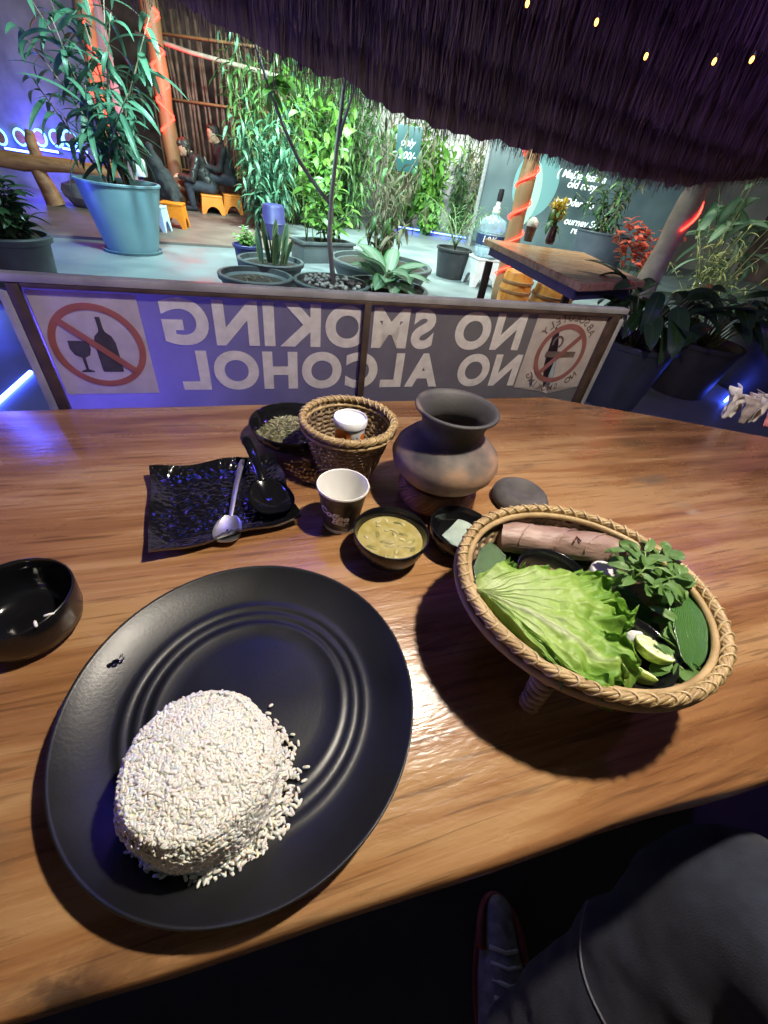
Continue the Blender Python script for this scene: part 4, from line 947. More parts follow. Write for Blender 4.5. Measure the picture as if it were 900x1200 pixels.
fill2d('smoke_print', [sm+sm2], m_printbrown, sign, PM(.0018))
def letters_line(txt, xa, xb, z0, z1, mat, off, bold=.028):
    """letters run right to left: this is the back of the banner"""
    ms_ = [(ch, text_mesh(ch, bold)) if ch != ' ' else (ch, None) for ch in txt]
    capb = bounds(text_mesh('H', bold)); caph = capb[3]-capb[2]; sz = (z1-z0)/caph
    wd = [(bounds(m)[1]-bounds(m)[0]) if m else .30 for _, m in ms_]; gap = .085
    tot = sum(wd)+gap*(len(wd)-1); sxx = (xb-xa)/tot; x = xb
    for (ch, m), w in zip(ms_, wd):
        if m:
            b0 = bounds(m)
            for v in m.vertices: v.co = (x-(v.co.x-b0[0])*sxx, -off, z0+(v.co.y-capb[2])*sz)
            m.flip_normals(); m.materials.clear(); m.materials.append(mat); obj('letter', m, sign)
        x -= (w+gap)*sxx
ta, tb = sg(190,380)[0], sg(614,386)[0]
zh = LZ1-LZ0
letters_line('NO SMOKING', ta, tb, LZ0+zh*.535, LZ1-zh*.01, m_print, .0012, .045)
letters_line('NO ALCOHOL', sg(212,436)[0], sg(606,436)[0], LZ0+zh*.03, LZ0+zh*.475, m_print, .0012, .045)
def arc_text(txt, r, a_from, a_to, size, inward):
    n = len(txt)
    for i, ch in enumerate(txt):
        if ch == ' ': continue
        m = text_mesh(ch, .012); b0 = bounds(m); a = a_from+(a_to-a_from)*i/(n-1); up = a if not inward else a+math.pi
        ca, sa_ = math.cos(up-math.pi/2), math.sin(up-math.pi/2)
        for v in m.vertices:
            lx = -(v.co.x-(b0[0]+b0[1])/2)*size; ly = (v.co.y-.35)*size
            v.co = (rc2[0]+r*math.cos(a)+lx*ca-ly*sa_, -.0019, rc2[1]+r*math.sin(a)+lx*sa_+ly*ca)
        m.flip_normals(); m.materials.clear(); m.materials.append(m_printbrown); obj('letter', m, sign)
arc_text('ABSOLUTELY', r2_*1.20, R(38), R(142), r2_*.34, False)
arc_text('NO SMOKING', r2_*1.20, R(-38), R(-142), r2_*.32, True)

# ------------------------------------------------------------------ the diner's lap: bent knee, shin and shoe
per = thing('person', 'seated person in dark denim jeans and grey shoes, knee beside the table edge', 'person', (.36,.05,0))
def J(p): return Vector(p)-Vector((.36,.05,0))
hip, knee, ank = J((.70,-.42,.50)), J((.462,.080,.580)), J((.335,-.055,.13))
body = MB(); 
def limb(mb, P, Rr, n=18, sub=6):
    P = [Vector(p) for p in P]; pts = []; rs = []
    for i in range(len(P)-1):
        for k in range(sub):
            u = k/sub; p = [P[max(0,i-1)], P[i], P[i+1], P[min(len(P)-1,i+2)]]
            a = .5*((2*p[1])+(p[2]-p[0])*u+(2*p[0]-5*p[1]+4*p[2]-p[3])*u*u+(3*p[1]-p[0]-3*p[2]+p[3])*u**3)
            pts.append(a); rs.append(Rr[i]+(Rr[i+1]-Rr[i])*(u*u*(3-2*u)))
    pts.append(P[-1]); rs.append(Rr[-1]); mb.tube(pts, rs, n)
limb(body, [hip, J((.63,-.26,.535)), J((.54,-.08,.568)), knee, J((.425,.065,.46)), J((.380,.008,.30)), ank], [.105,.102,.098,.088,.080,.074,.068])
body.ball(J((.468,.066,.580)), .088, 20); body.ball(J((.455,.080,.53)), .084, 20)
hip2, kn2 = J((.98,-.34,.50)), J((1.0,.14,.53))
limb(body, [hip2, J((.99,-.10,.53)), kn2, J((1.0,.19,.40)), J((.99,.16,.13))], [.105,.10,.082,.076,.066]); body.ball(kn2, .082, 16)
body.caps(hip+Vector((.02,-.02,.02)), .13, hip2+Vector((-.02,-.03,.02)), .13, 18); body.caps(hip+Vector((.1,-.06,.03)), .15, hip+Vector((.12,-.12,.30)), .14, 18)
leg = skin('trousers', body, .011, m_denim, per, 10)
for v in leg.data.vertices:      # creases in the cloth
    c = v.co; f = noise.noise(Vector((c.x*9+c.y*5, c.y*13, c.z*7)))*.008 - abs(noise.noise(Vector((c.x*17+c.y*9, c.y*8-c.x*5, c.z*13))))*.011 + noise.noise(Vector((c.x*30+c.z*14, c.y*12, c.z*26)))*.0028
    v.co += v.normal*f
bvh_pts = []
for u in range(15):
    p = onz(692-14*math.sin(u/14*3.0)+22*(u/14)**2, 1048+u*11, .45); bvh_pts.append(p)
import mathutils.bvhtree as _b
bm = bmesh.new(); bm.from_mesh(leg.data); tree = _b.BVHTree.FromBMesh(bm); bm.free()
pts = []
for u in range(15):
    d = ray(692-16*math.sin(u/14*3.0)+20*(u/14)**2, 1046+u*11).normalized(); hit = tree.ray_cast(CAMP-Vector((.36,.05,0)), d)
    if hit[0]: pts.append(hit[0]+hit[1]*.0006)
if len(pts) > 3: MB().tube(pts, .0016, 5).build('seam', m_stitch, per, sharp=0)
sh = MB(); T = J((.345,.015,0)); 
sh.caps(T+Vector((-.010,-.10,.045)), .043, T+Vector((.0,.02,.040)), .044); sh.caps(T+Vector((.0,.02,.038)), .044, T+Vector((.004,.105,.033)), .031); sh.caps(T+Vector((-.012,-.085,.05)), .042, T+Vector((-.012,-.075,.105)), .043)
shoe = skin('shoe', sh, .007, m_shoe, per, 5)
for v in shoe.data.vertices: v.co.z = max(.016, v.co.z)
so_ = MB(); lp = []
for k in range(40):
    a = 2*math.pi*k/40; y = .015+.135*math.sin(a); w = .047-.010*max(0,y-.02)/.12; lp.append(T+Vector((w*math.cos(a)*(1.0 if abs(math.sin(a)) < .9 else 1.0), y-.012, .0)))
so_.add([p+Vector((0,0,.0075)) for p in lp]+[p+Vector((0,0,.024)) for p in lp], [tuple(range(40))[::-1], tuple(range(40,80))]+[(k,(k+1) % 40,40+(k+1) % 40,40+k) for k in range(40)]).build('sole', m_shoered, per, sharp=40)
MB().tube([T+Vector((.040*math.cos(a), .055+.075*math.sin(a), .058-.020*math.sin(a))) for a in [R(q) for q in range(-10,191,12)]], .008, 6).build('toe_trim', m_shoered, per, sharp=0)
for i in range(4): MB().tube([T+Vector((x*.026, -.01+i*.020+abs(x)*.006, .087-i*.004-.012*x*x)) for x in (-1,-.5,0,.5,1)], .0035, 5).build('lace', m_lace, per, sharp=0)

# crumpled wrapper at the table end
wp = onz(884,482,TZ+.03)
wr = thing('wrapper_bundle', 'crumpled pale tissue and printed wrapper with a pink corner at the table end', 'wrapper', (wp.x, wp.y, TZ))
def folded(name, base, w, h, folds, amp, lean, rot, mat, seed):
    """a soft sheet standing in pleats, gathered towards its foot"""
    vs = []; fs = []; nu, nv = 48, 20; q = Matrix.Rotation(rot, 3, 'Z')
    for i in range(nu+1):
        u = i/nu-.5
        for j in range(nv+1):
            v = j/nv; g = .55+.45*math.sin(v*1.5); x = u*w*g+.004*noise.noise(Vector((u*5,v*3,seed)))
            y = amp*math.sin(folds*math.pi*u+seed+.8*v)*(.5+.7*v)+lean*v*v+.006*noise.noise(Vector((u*4,v*4,seed+3)))
            z = .001+h*v*(1-.18*v*v)+.010*noise.noise(Vector((u*3.2,v*2,seed+6)))*v
            vs.append(q @ Vector((x, y, max(.001,z)))+Vector(base))
    for i in range(nu):
        for j in range(nv): a = i*(nv+1)+j; fs.append((a, a+nv+1, a+nv+2, a+1))
    o = MB().add(vs, fs).build(name, mat, wr, sharp=0); m = o.modifiers.new('t', 'SOLIDIFY'); m.thickness = .0012; return o
folded('tissue', (-.050,.010,0), .060, .085, 3, .010, .016, .9, m_tissue, 1)
folded('tissue', (-.036,.016,0), .050, .078, 2, .008, -.014, .5, m_tissue, 4)
folded('wrapper', (-.008,-.004,0), .090, .082, 4, .012, .012, .75, m_tissue2, 7)
folded('wrapper', (.016,.010,0), .085, .086, 3, .012, -.010, .55, m_tissue, 9)
folded('pink_corner', (.052,-.012,.0), .060, .076, 3, .010, .02, .3, m_pink, 12)
# ------------------------------------------------------------------ thatched roof over the table
EA = R(35.0); eu = Vector((math.cos(EA), math.sin(EA), 0)); en = Vector((-eu.y, eu.x, 0)); EP = Vector((-.9,1.8,0))
tips = []
for x, y in ((120,-8),(190,18),(250,46),(330,86),(400,112),(450,142),(510,164),(580,178),(650,197),(720,214),(790,226),(850,219),(900,214)):
    p = onplane(x, y, EP, en); tips.append(((p-EP).dot(eu), p.z))
def ztip(s):
    if s <= tips[0][0]: return tips[0][1]+(tips[0][0]-s)*.10
    if s >= tips[-1][0]: return tips[-1][1]+(s-tips[-1][0])*.02
    for (a, za), (b_, zb) in zip(tips, tips[1:]):
        if a <= s <= b_: return za+(zb-za)*(s-a)/(b_-a)
hut = thing('thatched_roof', 'low thatched hut roof with long dark straw fringe hanging over the table', 'roof', (0,0,0))
SLO = .55; rnd = random.Random(17)
SMIN, SMAX = -2.2, 6.2
sh_ = MB(); vs = []; fs = []
ss = [SMIN+(SMAX-SMIN)*i/40 for i in range(41)]
zmean = sum(z for _, z in tips)/len(tips)
for s_ in ss:
    zt = .5*ztip(s_)+.5*zmean
    for dd in (0, .5, 1.2, 2.4, 4.2):
        p = EP+eu*s_-en*dd; zz = zt*max(0, 1-dd/1.5)+zmean*min(1, dd/1.5)
        vs.append(Vector((p.x, p.y, zz+.50+SLO*dd)))
for i in range(40):
    for j in range(4): a = i*5+j; fs.append((a, a+5, a+6, a+1))
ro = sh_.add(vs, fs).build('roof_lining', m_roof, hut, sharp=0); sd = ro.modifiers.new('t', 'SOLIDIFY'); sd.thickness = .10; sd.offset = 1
sk = MB(); vs = []; fs = []; NS = 420
for i in range(NS+1):
    s_ = SMIN+(SMAX-SMIN)*i/NS; zt = ztip(s_)+.035+.02*noise.noise(Vector((s_*9,0,3)))+.012*noise.noise(Vector((s_*31,0,3)))
    for k, zz in enumerate((zt, zt+.18, zt+.36, zt+.58)):
        p = EP+eu*s_-en*(.02+.012*math.sin(s_*60+k)+.02*noise.noise(Vector((s_*12,k,1)))); vs.append(Vector((p.x, p.y, zz)))
for i in range(NS):
    for k in range(3): a = i*4+k; fs.append((a, a+4, a+5, a+1))
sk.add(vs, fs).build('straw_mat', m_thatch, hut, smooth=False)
fr = MB()
for row in range(9):
    dd = row*.16; nstr = int((6800 if row < 3 else 3600)*(1-.04*row))
    for i in range(nstr):
        s_ = rnd.uniform(SMIN, SMAX); zt = ztip(s_); zt = zt*max(0, 1-dd/1.5)+zmean*min(1, dd/1.5)
        tip = zt+SLO*dd + abs(rnd.gauss(0, .028)) - (.055*rnd.random()**2 if rnd.random() < .16 else 0) + .025*noise.noise(Vector((s_*4, row, 0)))
        top = zt+SLO*dd+.53+rnd.uniform(-.03,.03); w = rnd.uniform(.0011,.0030)
        p = EP+eu*s_-en*(dd+rnd.uniform(-.05,.05)); lx = rnd.gauss(0,.035); ly = rnd.gauss(0,.03)
        th = rnd.uniform(0, 3.14); wv = eu*math.cos(th)*w+en*math.sin(th)*w
        P = [Vector((p.x, p.y, top)), Vector((p.x, p.y, (top+tip)/2))+eu*lx*.35+en*ly*.35, Vector((p.x, p.y, tip))+eu*lx*1.0+en*ly]
        fr.add([P[0]-wv, P[0]+wv, P[1]-wv*.9, P[1]+wv*.9, P[2]-wv*.4, P[2]+wv*.4], [(0,1,3,2),(2,3,5,4)])
stuff(fr.build('straw_fringe', m_thatch, hut, smooth=False))
for (x, y), Y in zip(((757,66),(699,26),(837,72),(881,70),(618,4)), (2.6,2.5,2.6,2.55,2.45)):
    p = aty(x, y, Y*.72); bl = thing('fairy_light', 'tiny warm bulb glowing under the dark straw fringe', 'fairy light', p, 0, 'warm fairy bulbs under the thatch')
    MB().ball((0,0,0), .0052, 10, (1,1,1.5)).build('bulb', m_warm, bl, sharp=0)
    MB().tube([(0,0,.007),(0,0,.016)], .004, 8).build('cap', m_cap, bl)
    MB().tube([(0,0,.016),(.01,.02,.2),(.0,.05,.55)], .0012, 5).build('cord', m_cap, bl)

# ------------------------------------------------------------------ pendant lamp over the table (above the picture)
LP = Vector((.29,.36,1.70))
pend = thing('pendant_lamp', 'black metal pendant lamp shade with a bright bulb hanging over the table', 'lamp', LP)
MB().lathe([(.026,.115),(.035,.11),(.07,.075),(.105,.0),(.112,-.036),(.1095,-.036),(.10,.002),(.065,.072),(.03,.10),(.0002,.10)], 48).build('shade', m_metalblack, pend, sharp=0)
MB().ball((0,0,.045), .020, 16, (1,1,1.15)).build('bulb', m_white_lamp, pend, sharp=0)
MB().tube([(0,0,.06),(0,0,.115)], .014, 10).build('socket', m_cap, pend)
MB().tube([(0,0,.112),(0,0,.9)], .003, 6).build('cord', m_cap, pend)
ll = bpy.data.lights.new('table_lamp', 'POINT'); ll.energy = 48; ll.color = (1.0,.90,.76); ll.shadow_soft_size = .025
lo_ = bpy.data.objects.new('lamp_light', ll); COL.objects.link(lo_); lo_.parent = pend; lo_.location = (0,0,-.012)

# ================================================================== the garden behind
def pot_mesh(t, rt, rb_, h, mat, lip=.03, soil=.82, saucer=False, n=48):
    z0 = .012 if saucer else 0.0
    w = rt*.06
    MB().lathe([(rb_*.96,z0),(rb_,z0+.006),(rt-lip*.3,h-lip*1.3),(rt-lip*.3,h-lip*1.1),(rt+lip*.25,h-lip*.95),(rt+lip*.35,h-lip*.2),(rt+lip*.2,h),(rt-w,h),(rt-w*1.3,h-lip),(rt*soil*.98,h*soil-.01)], n, cap0=True).build('wall', mat, t, sharp=40)
    zs = h*soil; rs = rb_+(rt-rb_)*soil
    MB().lathe([(.0005,zs+.012)]+[(rs*.99*k/6, zs+.01*math.cos(k*.5)) for k in range(1,7)], 28, wob=lambda a, i: 1+.0*a).build('soil', m_soil, t, sharp=0)
    if saucer: MB().lathe([(.001,0),(rb_*1.10,0),(rb_*1.17,.03),(rb_*1.13,.03),(rb_*1.06,.010),(.001,.010)], n).build('saucer', mat, t, sharp=40)
    return zs
def potted(name, label, cat, xl, yl, xr, yr, z, mat, taper=.72, lip=.03, saucer=False, soil=.85, base=0.0, group=None):
    c, r = rimfit(xl, yl, xr, yr, z); h = z-base
    t = thing(name, label, cat, (c.x, c.y, base), 0, group)
    zs = pot_mesh(t, r, r*taper, h, mat, lip, soil, saucer); return t, r, zs
def stem_curve(p0, p1, bend, n=7):
    p0, p1 = Vector(p0), Vector(p1); d = p1-p0; s_ = Vector((d.y, -d.x, 0)).normalized() if math.hypot(d.x, d.y) > 1e-4 else Vector((1,0,0))
    return [p0.lerp(p1, i/(n-1)) + Vector((d.x, d.y, 0))*(-.35*math.sin(math.pi*i/(n-1)))*.5 + s_*bend*math.sin(math.pi*i/(n-1)) for i in range(n)]
def leafy(t, stems, meshes, rnd, per, start=.25, pitch=(-.3,.7), size=(.8,1.25), stemmat=None, r0=.008, whorl=False, cap=290):
    cnt = 0; sm = MB()
    for st in stems:
        n = len(st); sm.tube(st, [r0*(1-.7*i/(n-1)) for i in range(n)], 6)
        for k in range(per):
            if cnt >= cap: break
            u = start+(1-start)*(k+rnd.random())/per; f = u*(n-1); i = min(n-2, int(f)); p = st[i].lerp(st[i+1], f-i)
            place_leaf(rnd.choice(meshes), t, p, k*2.4+rnd.uniform(-.8,.8), rnd.uniform(*pitch), rnd.uniform(-.5,.5), rnd.uniform(*size)); cnt += 1
    sm.build('stems', stemmat or m_stem, t, sharp=0); return cnt

# --- tall blue-grey planter with long-leaved canes
rnd = random.Random(31)
t, r, zs = potted('tall_planter', 'tall tapered blue-grey planter on a saucer with long-leaved cane plant', 'potted plant', 84, 209, 187, 214, .64, m_potblue, .66, .022, True, .93)
lm = [leafmesh('leaf', L, w, m_lf_teal, dr, .25, 'lance', 8, tw) for L, w, dr, tw in ((.36,.066,.8,.2),(.30,.060,1.1,-.3),(.42,.062,.6,.1),(.26,.055,1.4,.3))]
O = t.location.copy()
sts = []
for x, y, dy in ((20,30,.1),(60,20,-.1),(95,25,.15),(130,15,-.2),(165,60,.1),(40,95,.3),(150,110,-.3),(10,-40,.1),(75,-50,.0),(120,-45,.1),(175,20,.05),(100,100,-.3),(55,-10,.2)):
    tip = aty(x, y, O.y+dy*1.5)-O; a = rnd.uniform(0,6.28); sts.append(stem_curve((.10*math.cos(a),.10*math.sin(a),zs), tip, rnd.uniform(-.1,.1), 9))
leafy(t, sts, lm, rnd, 20, .22, (-.5,.8), (.8,1.25), m_cane_stem, .014)
# --- dense dark shrub at the left
t, r, zs = potted('shrub_pot', 'grey pot with dense dark glossy shrub at the table end of the garden', 'potted plant', -52, 276, 58, 270, .42, m_potgrey, .80, .045, False, .93)
lm = [leafmesh('leaf', L, w, m_lf_dark, .6, .3, 'broad', 6) for L, w in ((.13,.055),(.11,.05),(.15,.055))]
O = t.location.copy(); sts = []
for k in range(22):
    a = rnd.uniform(0,6.28); q = math.sqrt(rnd.random())*.20; z = rnd.uniform(.62,.92)-q*.5; sts.append(stem_curve((q*.4*math.cos(a),q*.4*math.sin(a),zs), (q*math.cos(a),q*math.sin(a),z), .02, 5))
leafy(t, sts, lm, rnd, 13, .15, (-.2,.9), (.8,1.2), m_stem, .006)
# --- cluster of low pots in the middle
rnd = random.Random(33)
t, r, zs = potted('empty_pot', 'wide low grey pot of bare soil in front of the snake plant', 'plant pot', 256, 318, 342, 325, .26, m_potgrey, .74, .04, False, .82)
for k in range(7):
    a = rnd.uniform(0,6.28); q = rnd.uniform(0,r*.6); MB().tube([(q*math.cos(a),q*math.sin(a),zs+.01),(q*math.cos(a)+.03,q*math.sin(a)+rnd.uniform(-.05,.05),zs+.03),(q*math.cos(a)+.08,q*math.sin(a)+rnd.uniform(-.05,.05),zs+.015)], .004, 5).build('twig', m_cane_stem, t)
t, r, zs = potted('snake_plant', 'grey pot of short upright snake plant leaves', 'potted plant', 279, 300, 355, 308, .28, m_potgrey, .74, .04, False, .86)
lm = [leafmesh('leaf', L, .065, m_lf_snake, .12, .35, 'strap', 7, tw) for L, tw in ((.34,.3),(.27,-.4),(.40,.2))]
for k in range(15):
    a = rnd.uniform(0,6.28); q = rnd.uniform(0,r*.45); place_leaf(rnd.choice(lm), t, Vector((q*math.cos(a),q*math.sin(a),zs-.005)), a+rnd.uniform(-.5,.5), R(90)-rnd.uniform(.02,.35), rnd.uniform(-1.5,1.5), rnd.uniform(.75,1.1))
t, r, zs = potted('flower_pot', 'small violet pot of tiny white flowers behind the snake plant', 'potted plant', 273, 284, 303, 288, .26, m_potviolet, .74, .03, False, .9)
lm = [leafmesh('leaf', .07, .03, m_lf_bright, .5, .2, 'broad', 5)]; pm = leafmesh('petal', .022, .018, m_petalw, .3, .2, 'round', 4)
sts = []
for k in range(24):
    a = rnd.uniform(0,6.28); q = rnd.uniform(.02,r*1.1); sts.append(stem_curve((q*.4*math.cos(a),q*.4*math.sin(a),zs), (q*math.cos(a),q*math.sin(a),zs+rnd.uniform(.06,.20)), .01, 5))
leafy(t, sts, lm, rnd, 7, .2, (-.2,.8), (.6,1.1), m_stem, .003)
for st in sts[:16]:
    for k in range(5): place_leaf(pm, t, st[-1], k*1.256, .3, 0, 1.0, 'petal')
# violet-blue barrel behind
bp_ = onz(322,283,0); t = thing('plastic_barrel', 'small violet-blue plastic barrel standing behind the flower pot', 'barrel', bp_)
MB().lathe([(.13,0),(.15,.01),(.165,.2),(.165,.23),(.172,.24),(.165,.25),(.16,.43),(.145,.46),(.12,.47),(.001,.47)], 40).build('body', m_potviolet, t, sharp=40)
# rectangular planter
A, B = onz(345,282,.24), onz(404,284,.24); c = (A+B)/2; d = B-A
t = thing('trough_planter', 'grey rectangular trough planter with leafy shrub behind the pebble pot', 'potted plant', (c.x, c.y+.15, 0), math.atan2(d.y, d.x))
L = d.length; tr = MB()
for sx_, sy_, cx_, cy_ in ((L,.03,0,-.17),(L,.03,0,.17),(.03,.31,-L/2+.015,0),(.03,.31,L/2-.015,0)): tr.bbox((cx_,cy_,.105),(sx_,sy_,.21),.004)
tr.build('wall', m_potgrey, t); tr = MB()
for sx_, sy_, cx_, cy_ in ((L+.06,.06,0,-.18),(L+.06,.06,0,.18),(.06,.298,-L/2,0),(.06,.298,L/2,0)): tr.bbox((cx_,cy_,.226),(sx_,sy_,.03),.006)
tr.build('lip', m_potgrey, t); MB().box((0,0,.18),(L-.07,.30,.02)).build('soil', m_soil, t)
lm = [leafmesh('leaf', .17, .085, m_lf_bright, .6, .2, 'broad', 6), leafmesh('leaf', .14, .06, m_lf_bam, .5, .2, 'broad', 6)]
sts = [stem_curve((rnd.uniform(-.25,.25),rnd.uniform(-.1,.1),.18),(rnd.uniform(-.5,.5),rnd.uniform(-.3,.3),rnd.uniform(.5,1.7)),.05,6) for k in range(14)]
leafy(t, sts, lm, rnd, 12, .3, (-.4,.6), (.8,1.3), m_stem, .008)
# small tree in the pebble pot
t, r, zs = potted('pebble_pot_tree', 'slim pale-barked tree with a forked trunk in a grey pot of pebbles', 'tree', 345, 326, 432, 334, .26, m_potgrey, .76, .04, False, .88)
O = t.location.copy(); dv = lambda x, y, k=0: aty(x, y, O.y+k)-O
trk = [Vector((.02,0,zs-.03)), dv(386,280), dv(388,235), dv(395,170), dv(402,110), dv(412,30)]
MB().tube(trk, [.024,.021,.019,.017,.014,.010], 10).build('trunk', m_bark, t, sharp=0)
MB().tube([dv(386,238), dv(372,220), dv(350,188), dv(333,150), dv(318,110), dv(300,55), dv(285,-10)], [.016,.015,.014,.013,.012,.010,.007], 8).build('branch', m_bark, t, sharp=0)
MB().tube([dv(396,165), dv(405,135), dv(418,95), dv(440,40)], [.016,.014,.011,.006], 7).build('branch', m_bark, t, sharp=0)
pm_ = []
for k in range(3):
    b_ = MB(); b_.ball((0,0,0), .022, 8, (1.2,.9,.7), jit=.3); pm_.append(b_.mesh('pebble', m_pebble))
for k in range(70):
    a = rnd.uniform(0,6.28); q = math.sqrt(rnd.random())*r*.8; o = obj('pebble', rnd.choice(pm_), t, (q*math.cos(a), q*math.sin(a), zs+.016+rnd.random()*.012)); o.rotation_euler = (rnd.random(), rnd.random(), rnd.uniform(0,6))
lm = [leafmesh('leaf', .16, .075, m_lf_bright, .7, .2, 'broad', 6)]
crown = [[dv(285,-10), dv(270,-40)], [dv(412,30), dv(420,-40)], [dv(440,40), dv(460,-10)], [dv(318,110), dv(330,95,.1), dv(340,88,.2)]]
leafy(t, crown, lm, rnd, 22, .0, (-.6,.6), (.8,1.2), m_stem, .005)
# pot behind pebble pot with a dry shrub
t, r, zs = potted('dry_shrub', 'grey pot with a tangle of dry twigs and drooping brown leaves', 'potted plant', 388, 302, 505, 312, .28, m_potgrey, .76, .04, False, .88)
lm = [leafmesh('leaf', .20, .045, m_lf_dry, 1.2, .3, 'lance', 7, .5), leafmesh('leaf', .16, .05, m_lf_bam, 1.0, .3, 'lance', 7)]
O = t.location.copy(); sts = []
for x, y in ((440,150),(455,120),(470,170),(485,140),(500,190),(430,200),(460,210),(490,220),(510,150),(475,110),(448,250),(480,262),(505,240),(530,130)): sts.append(stem_curve((rnd.uniform(-.1,.1),rnd.uniform(-.1,.1),zs), aty(x, y, O.y+rnd.uniform(-.2,.4))-O, rnd.uniform(-.2,.2), 7))
leafy(t, sts, lm, rnd, 13, .2, (-1.0,.3), (.7,1.2), m_cane_stem, .011)
# variegated broad leaves in front
t, r, zs = potted('variegated_plant', 'low grey pot of broad pale-variegated leaves in front of the dry shrub', 'potted plant', 405, 330, 500, 340, .24, m_potgrey, .76, .035, False, .88)
lm = [leafmesh('leaf', L, w, m_lf_pale, dr, .22, 'broad', 8) for L, w, dr in ((.38,.17,.6),(.31,.15,.9),(.42,.16,.5))]
for k in range(24):
    a = k*2.4; place_leaf(rnd.choice(lm), t, Vector((.05*math.cos(a),.05*math.sin(a),zs+.02+.005*k)), a+rnd.uniform(-.3,.3), rnd.uniform(.15,.95), rnd.uniform(-.4,.4), rnd.uniform(.8,1.15))
MB().tube([(0,0,zs),(.01,0,zs+.16)], .014, 7).build('stems', m_stem, t)
# palm in black pot
t, r, zs = potted('palm_pot', 'black pot of feathery green palm beside the white stool', 'potted plant', 513, 288, 553, 293, .36, m_potblack, .80, .03, False, .9)
lf = [leafmesh('leaflet', L, .016, m_lf_palm, .7, .3, 'lance', 5) for L in (.20,.15)]
O = t.location.copy(); frm = MB(); cnt = 0
for k in range(13):
    a = k*2.4; L = rnd.uniform(.6,.95); st = [Vector((math.cos(a)*L*.62*(u**1.3), math.sin(a)*L*.62*(u**1.3), zs+L*(1.05*u-.45*u*u))) for u in [i/9 for i in range(10)]]
    frm.tube(st, [.006*(1-.6*i/9) for i in range(10)], 5)
    for i in range(2, 10):
        for s_ in (-1, 1):
            place_leaf(rnd.choice(lf), t, st[i], a+s_*rnd.uniform(.7,1.0), rnd.uniform(-.2,.4), 0, 1.0-.35*abs(i-5)/5, 'leaflet'); cnt += 1
frm.build('fronds', m_stem, t, sharp=0)

# --- the thicket: individual bushes of bamboo-like leaves
thick = [  # pixel of the foot, height, reach, leaf material set, label
 (308,264,2.3,.36,0,'tall bamboo clump with hanging narrow leaves beside the seated people'),
 (318,272,1.6,.40,1,'bushy teal-green bamboo clump behind the plastic barrel'),
 (338,262,2.5,.55,0,'tall arching bamboo clump behind the trough planter'),
 (372,268,2.1,.50,2,'bright green broad-leaved bush behind the forked tree'),
 (415,268,2.4,.60,0,'tall dense bamboo clump between the tree trunk and the dry shrub'),
 (455,272,2.2,.55,3,'grey-green dry-leaved bamboo clump behind the dry shrub'),
 (500,275,1.6,.45,2,'bright green leafy bush behind the palm pot'),
 (560,282,2.2,.45,3,'thin dry-leaved bamboo clump behind the water bottle'),
 (535,272,2.3,.55,0,'green bamboo clump between the palm and the water bottle'),
 (470,266,2.0,.55,2,'bright leafy bush in front of the pale wall beside the price board'),
 (395,262,2.6,.6,0,'green bamboo clump directly behind the trough planter'),
 (322,250,3.0,.7,0,'tallest bamboo clump standing at the hut wall behind the others'),
 (365,252,3.0,.7,0,'tall dark bamboo clump at the hut wall behind the bright bush'),
 (412,256,3.0,.75,0,'tall bamboo clump at the back wall behind the forked trunk'),
 (462,260,3.0,.75,3,'tall dry bamboo clump at the back wall behind the price board'),
 (512,264,2.9,.7,0,'leaning bamboo clump at the back wall behind the palm'),
 (556,268,2.7,.6,3,'sparse dry bamboo clump at the back wall beside the menu board'),
]
sets = [[leafmesh('leaf', .27, .046, m_lf_bam, .9, .25, 'lance', 6), leafmesh('leaf', .22, .042, m_lf_teal, 1.3, .25, 'lance', 6, .3), leafmesh('leaf', .31, .046, m_lf_bam, .6, .25, 'lance', 6)],
        [leafmesh('leaf', .24, .05, m_lf_teal, .8, .25, 'lance', 6), leafmesh('leaf', .28, .05, m_lf_teal, 1.2, .25, 'lance', 6)],
        [leafmesh('leaf', .22, .10, m_lf_bright, .7, .2, 'broad', 6), leafmesh('leaf', .2, .05, m_lf_bam, .8, .2, 'lance', 6)],
        [leafmesh('leaf', .26, .04, m_lf_dry, 1.1, .25, 'lance', 6, .5), leafmesh('leaf', .24, .045, m_lf_bam, .9, .25, 'lance', 6)]]
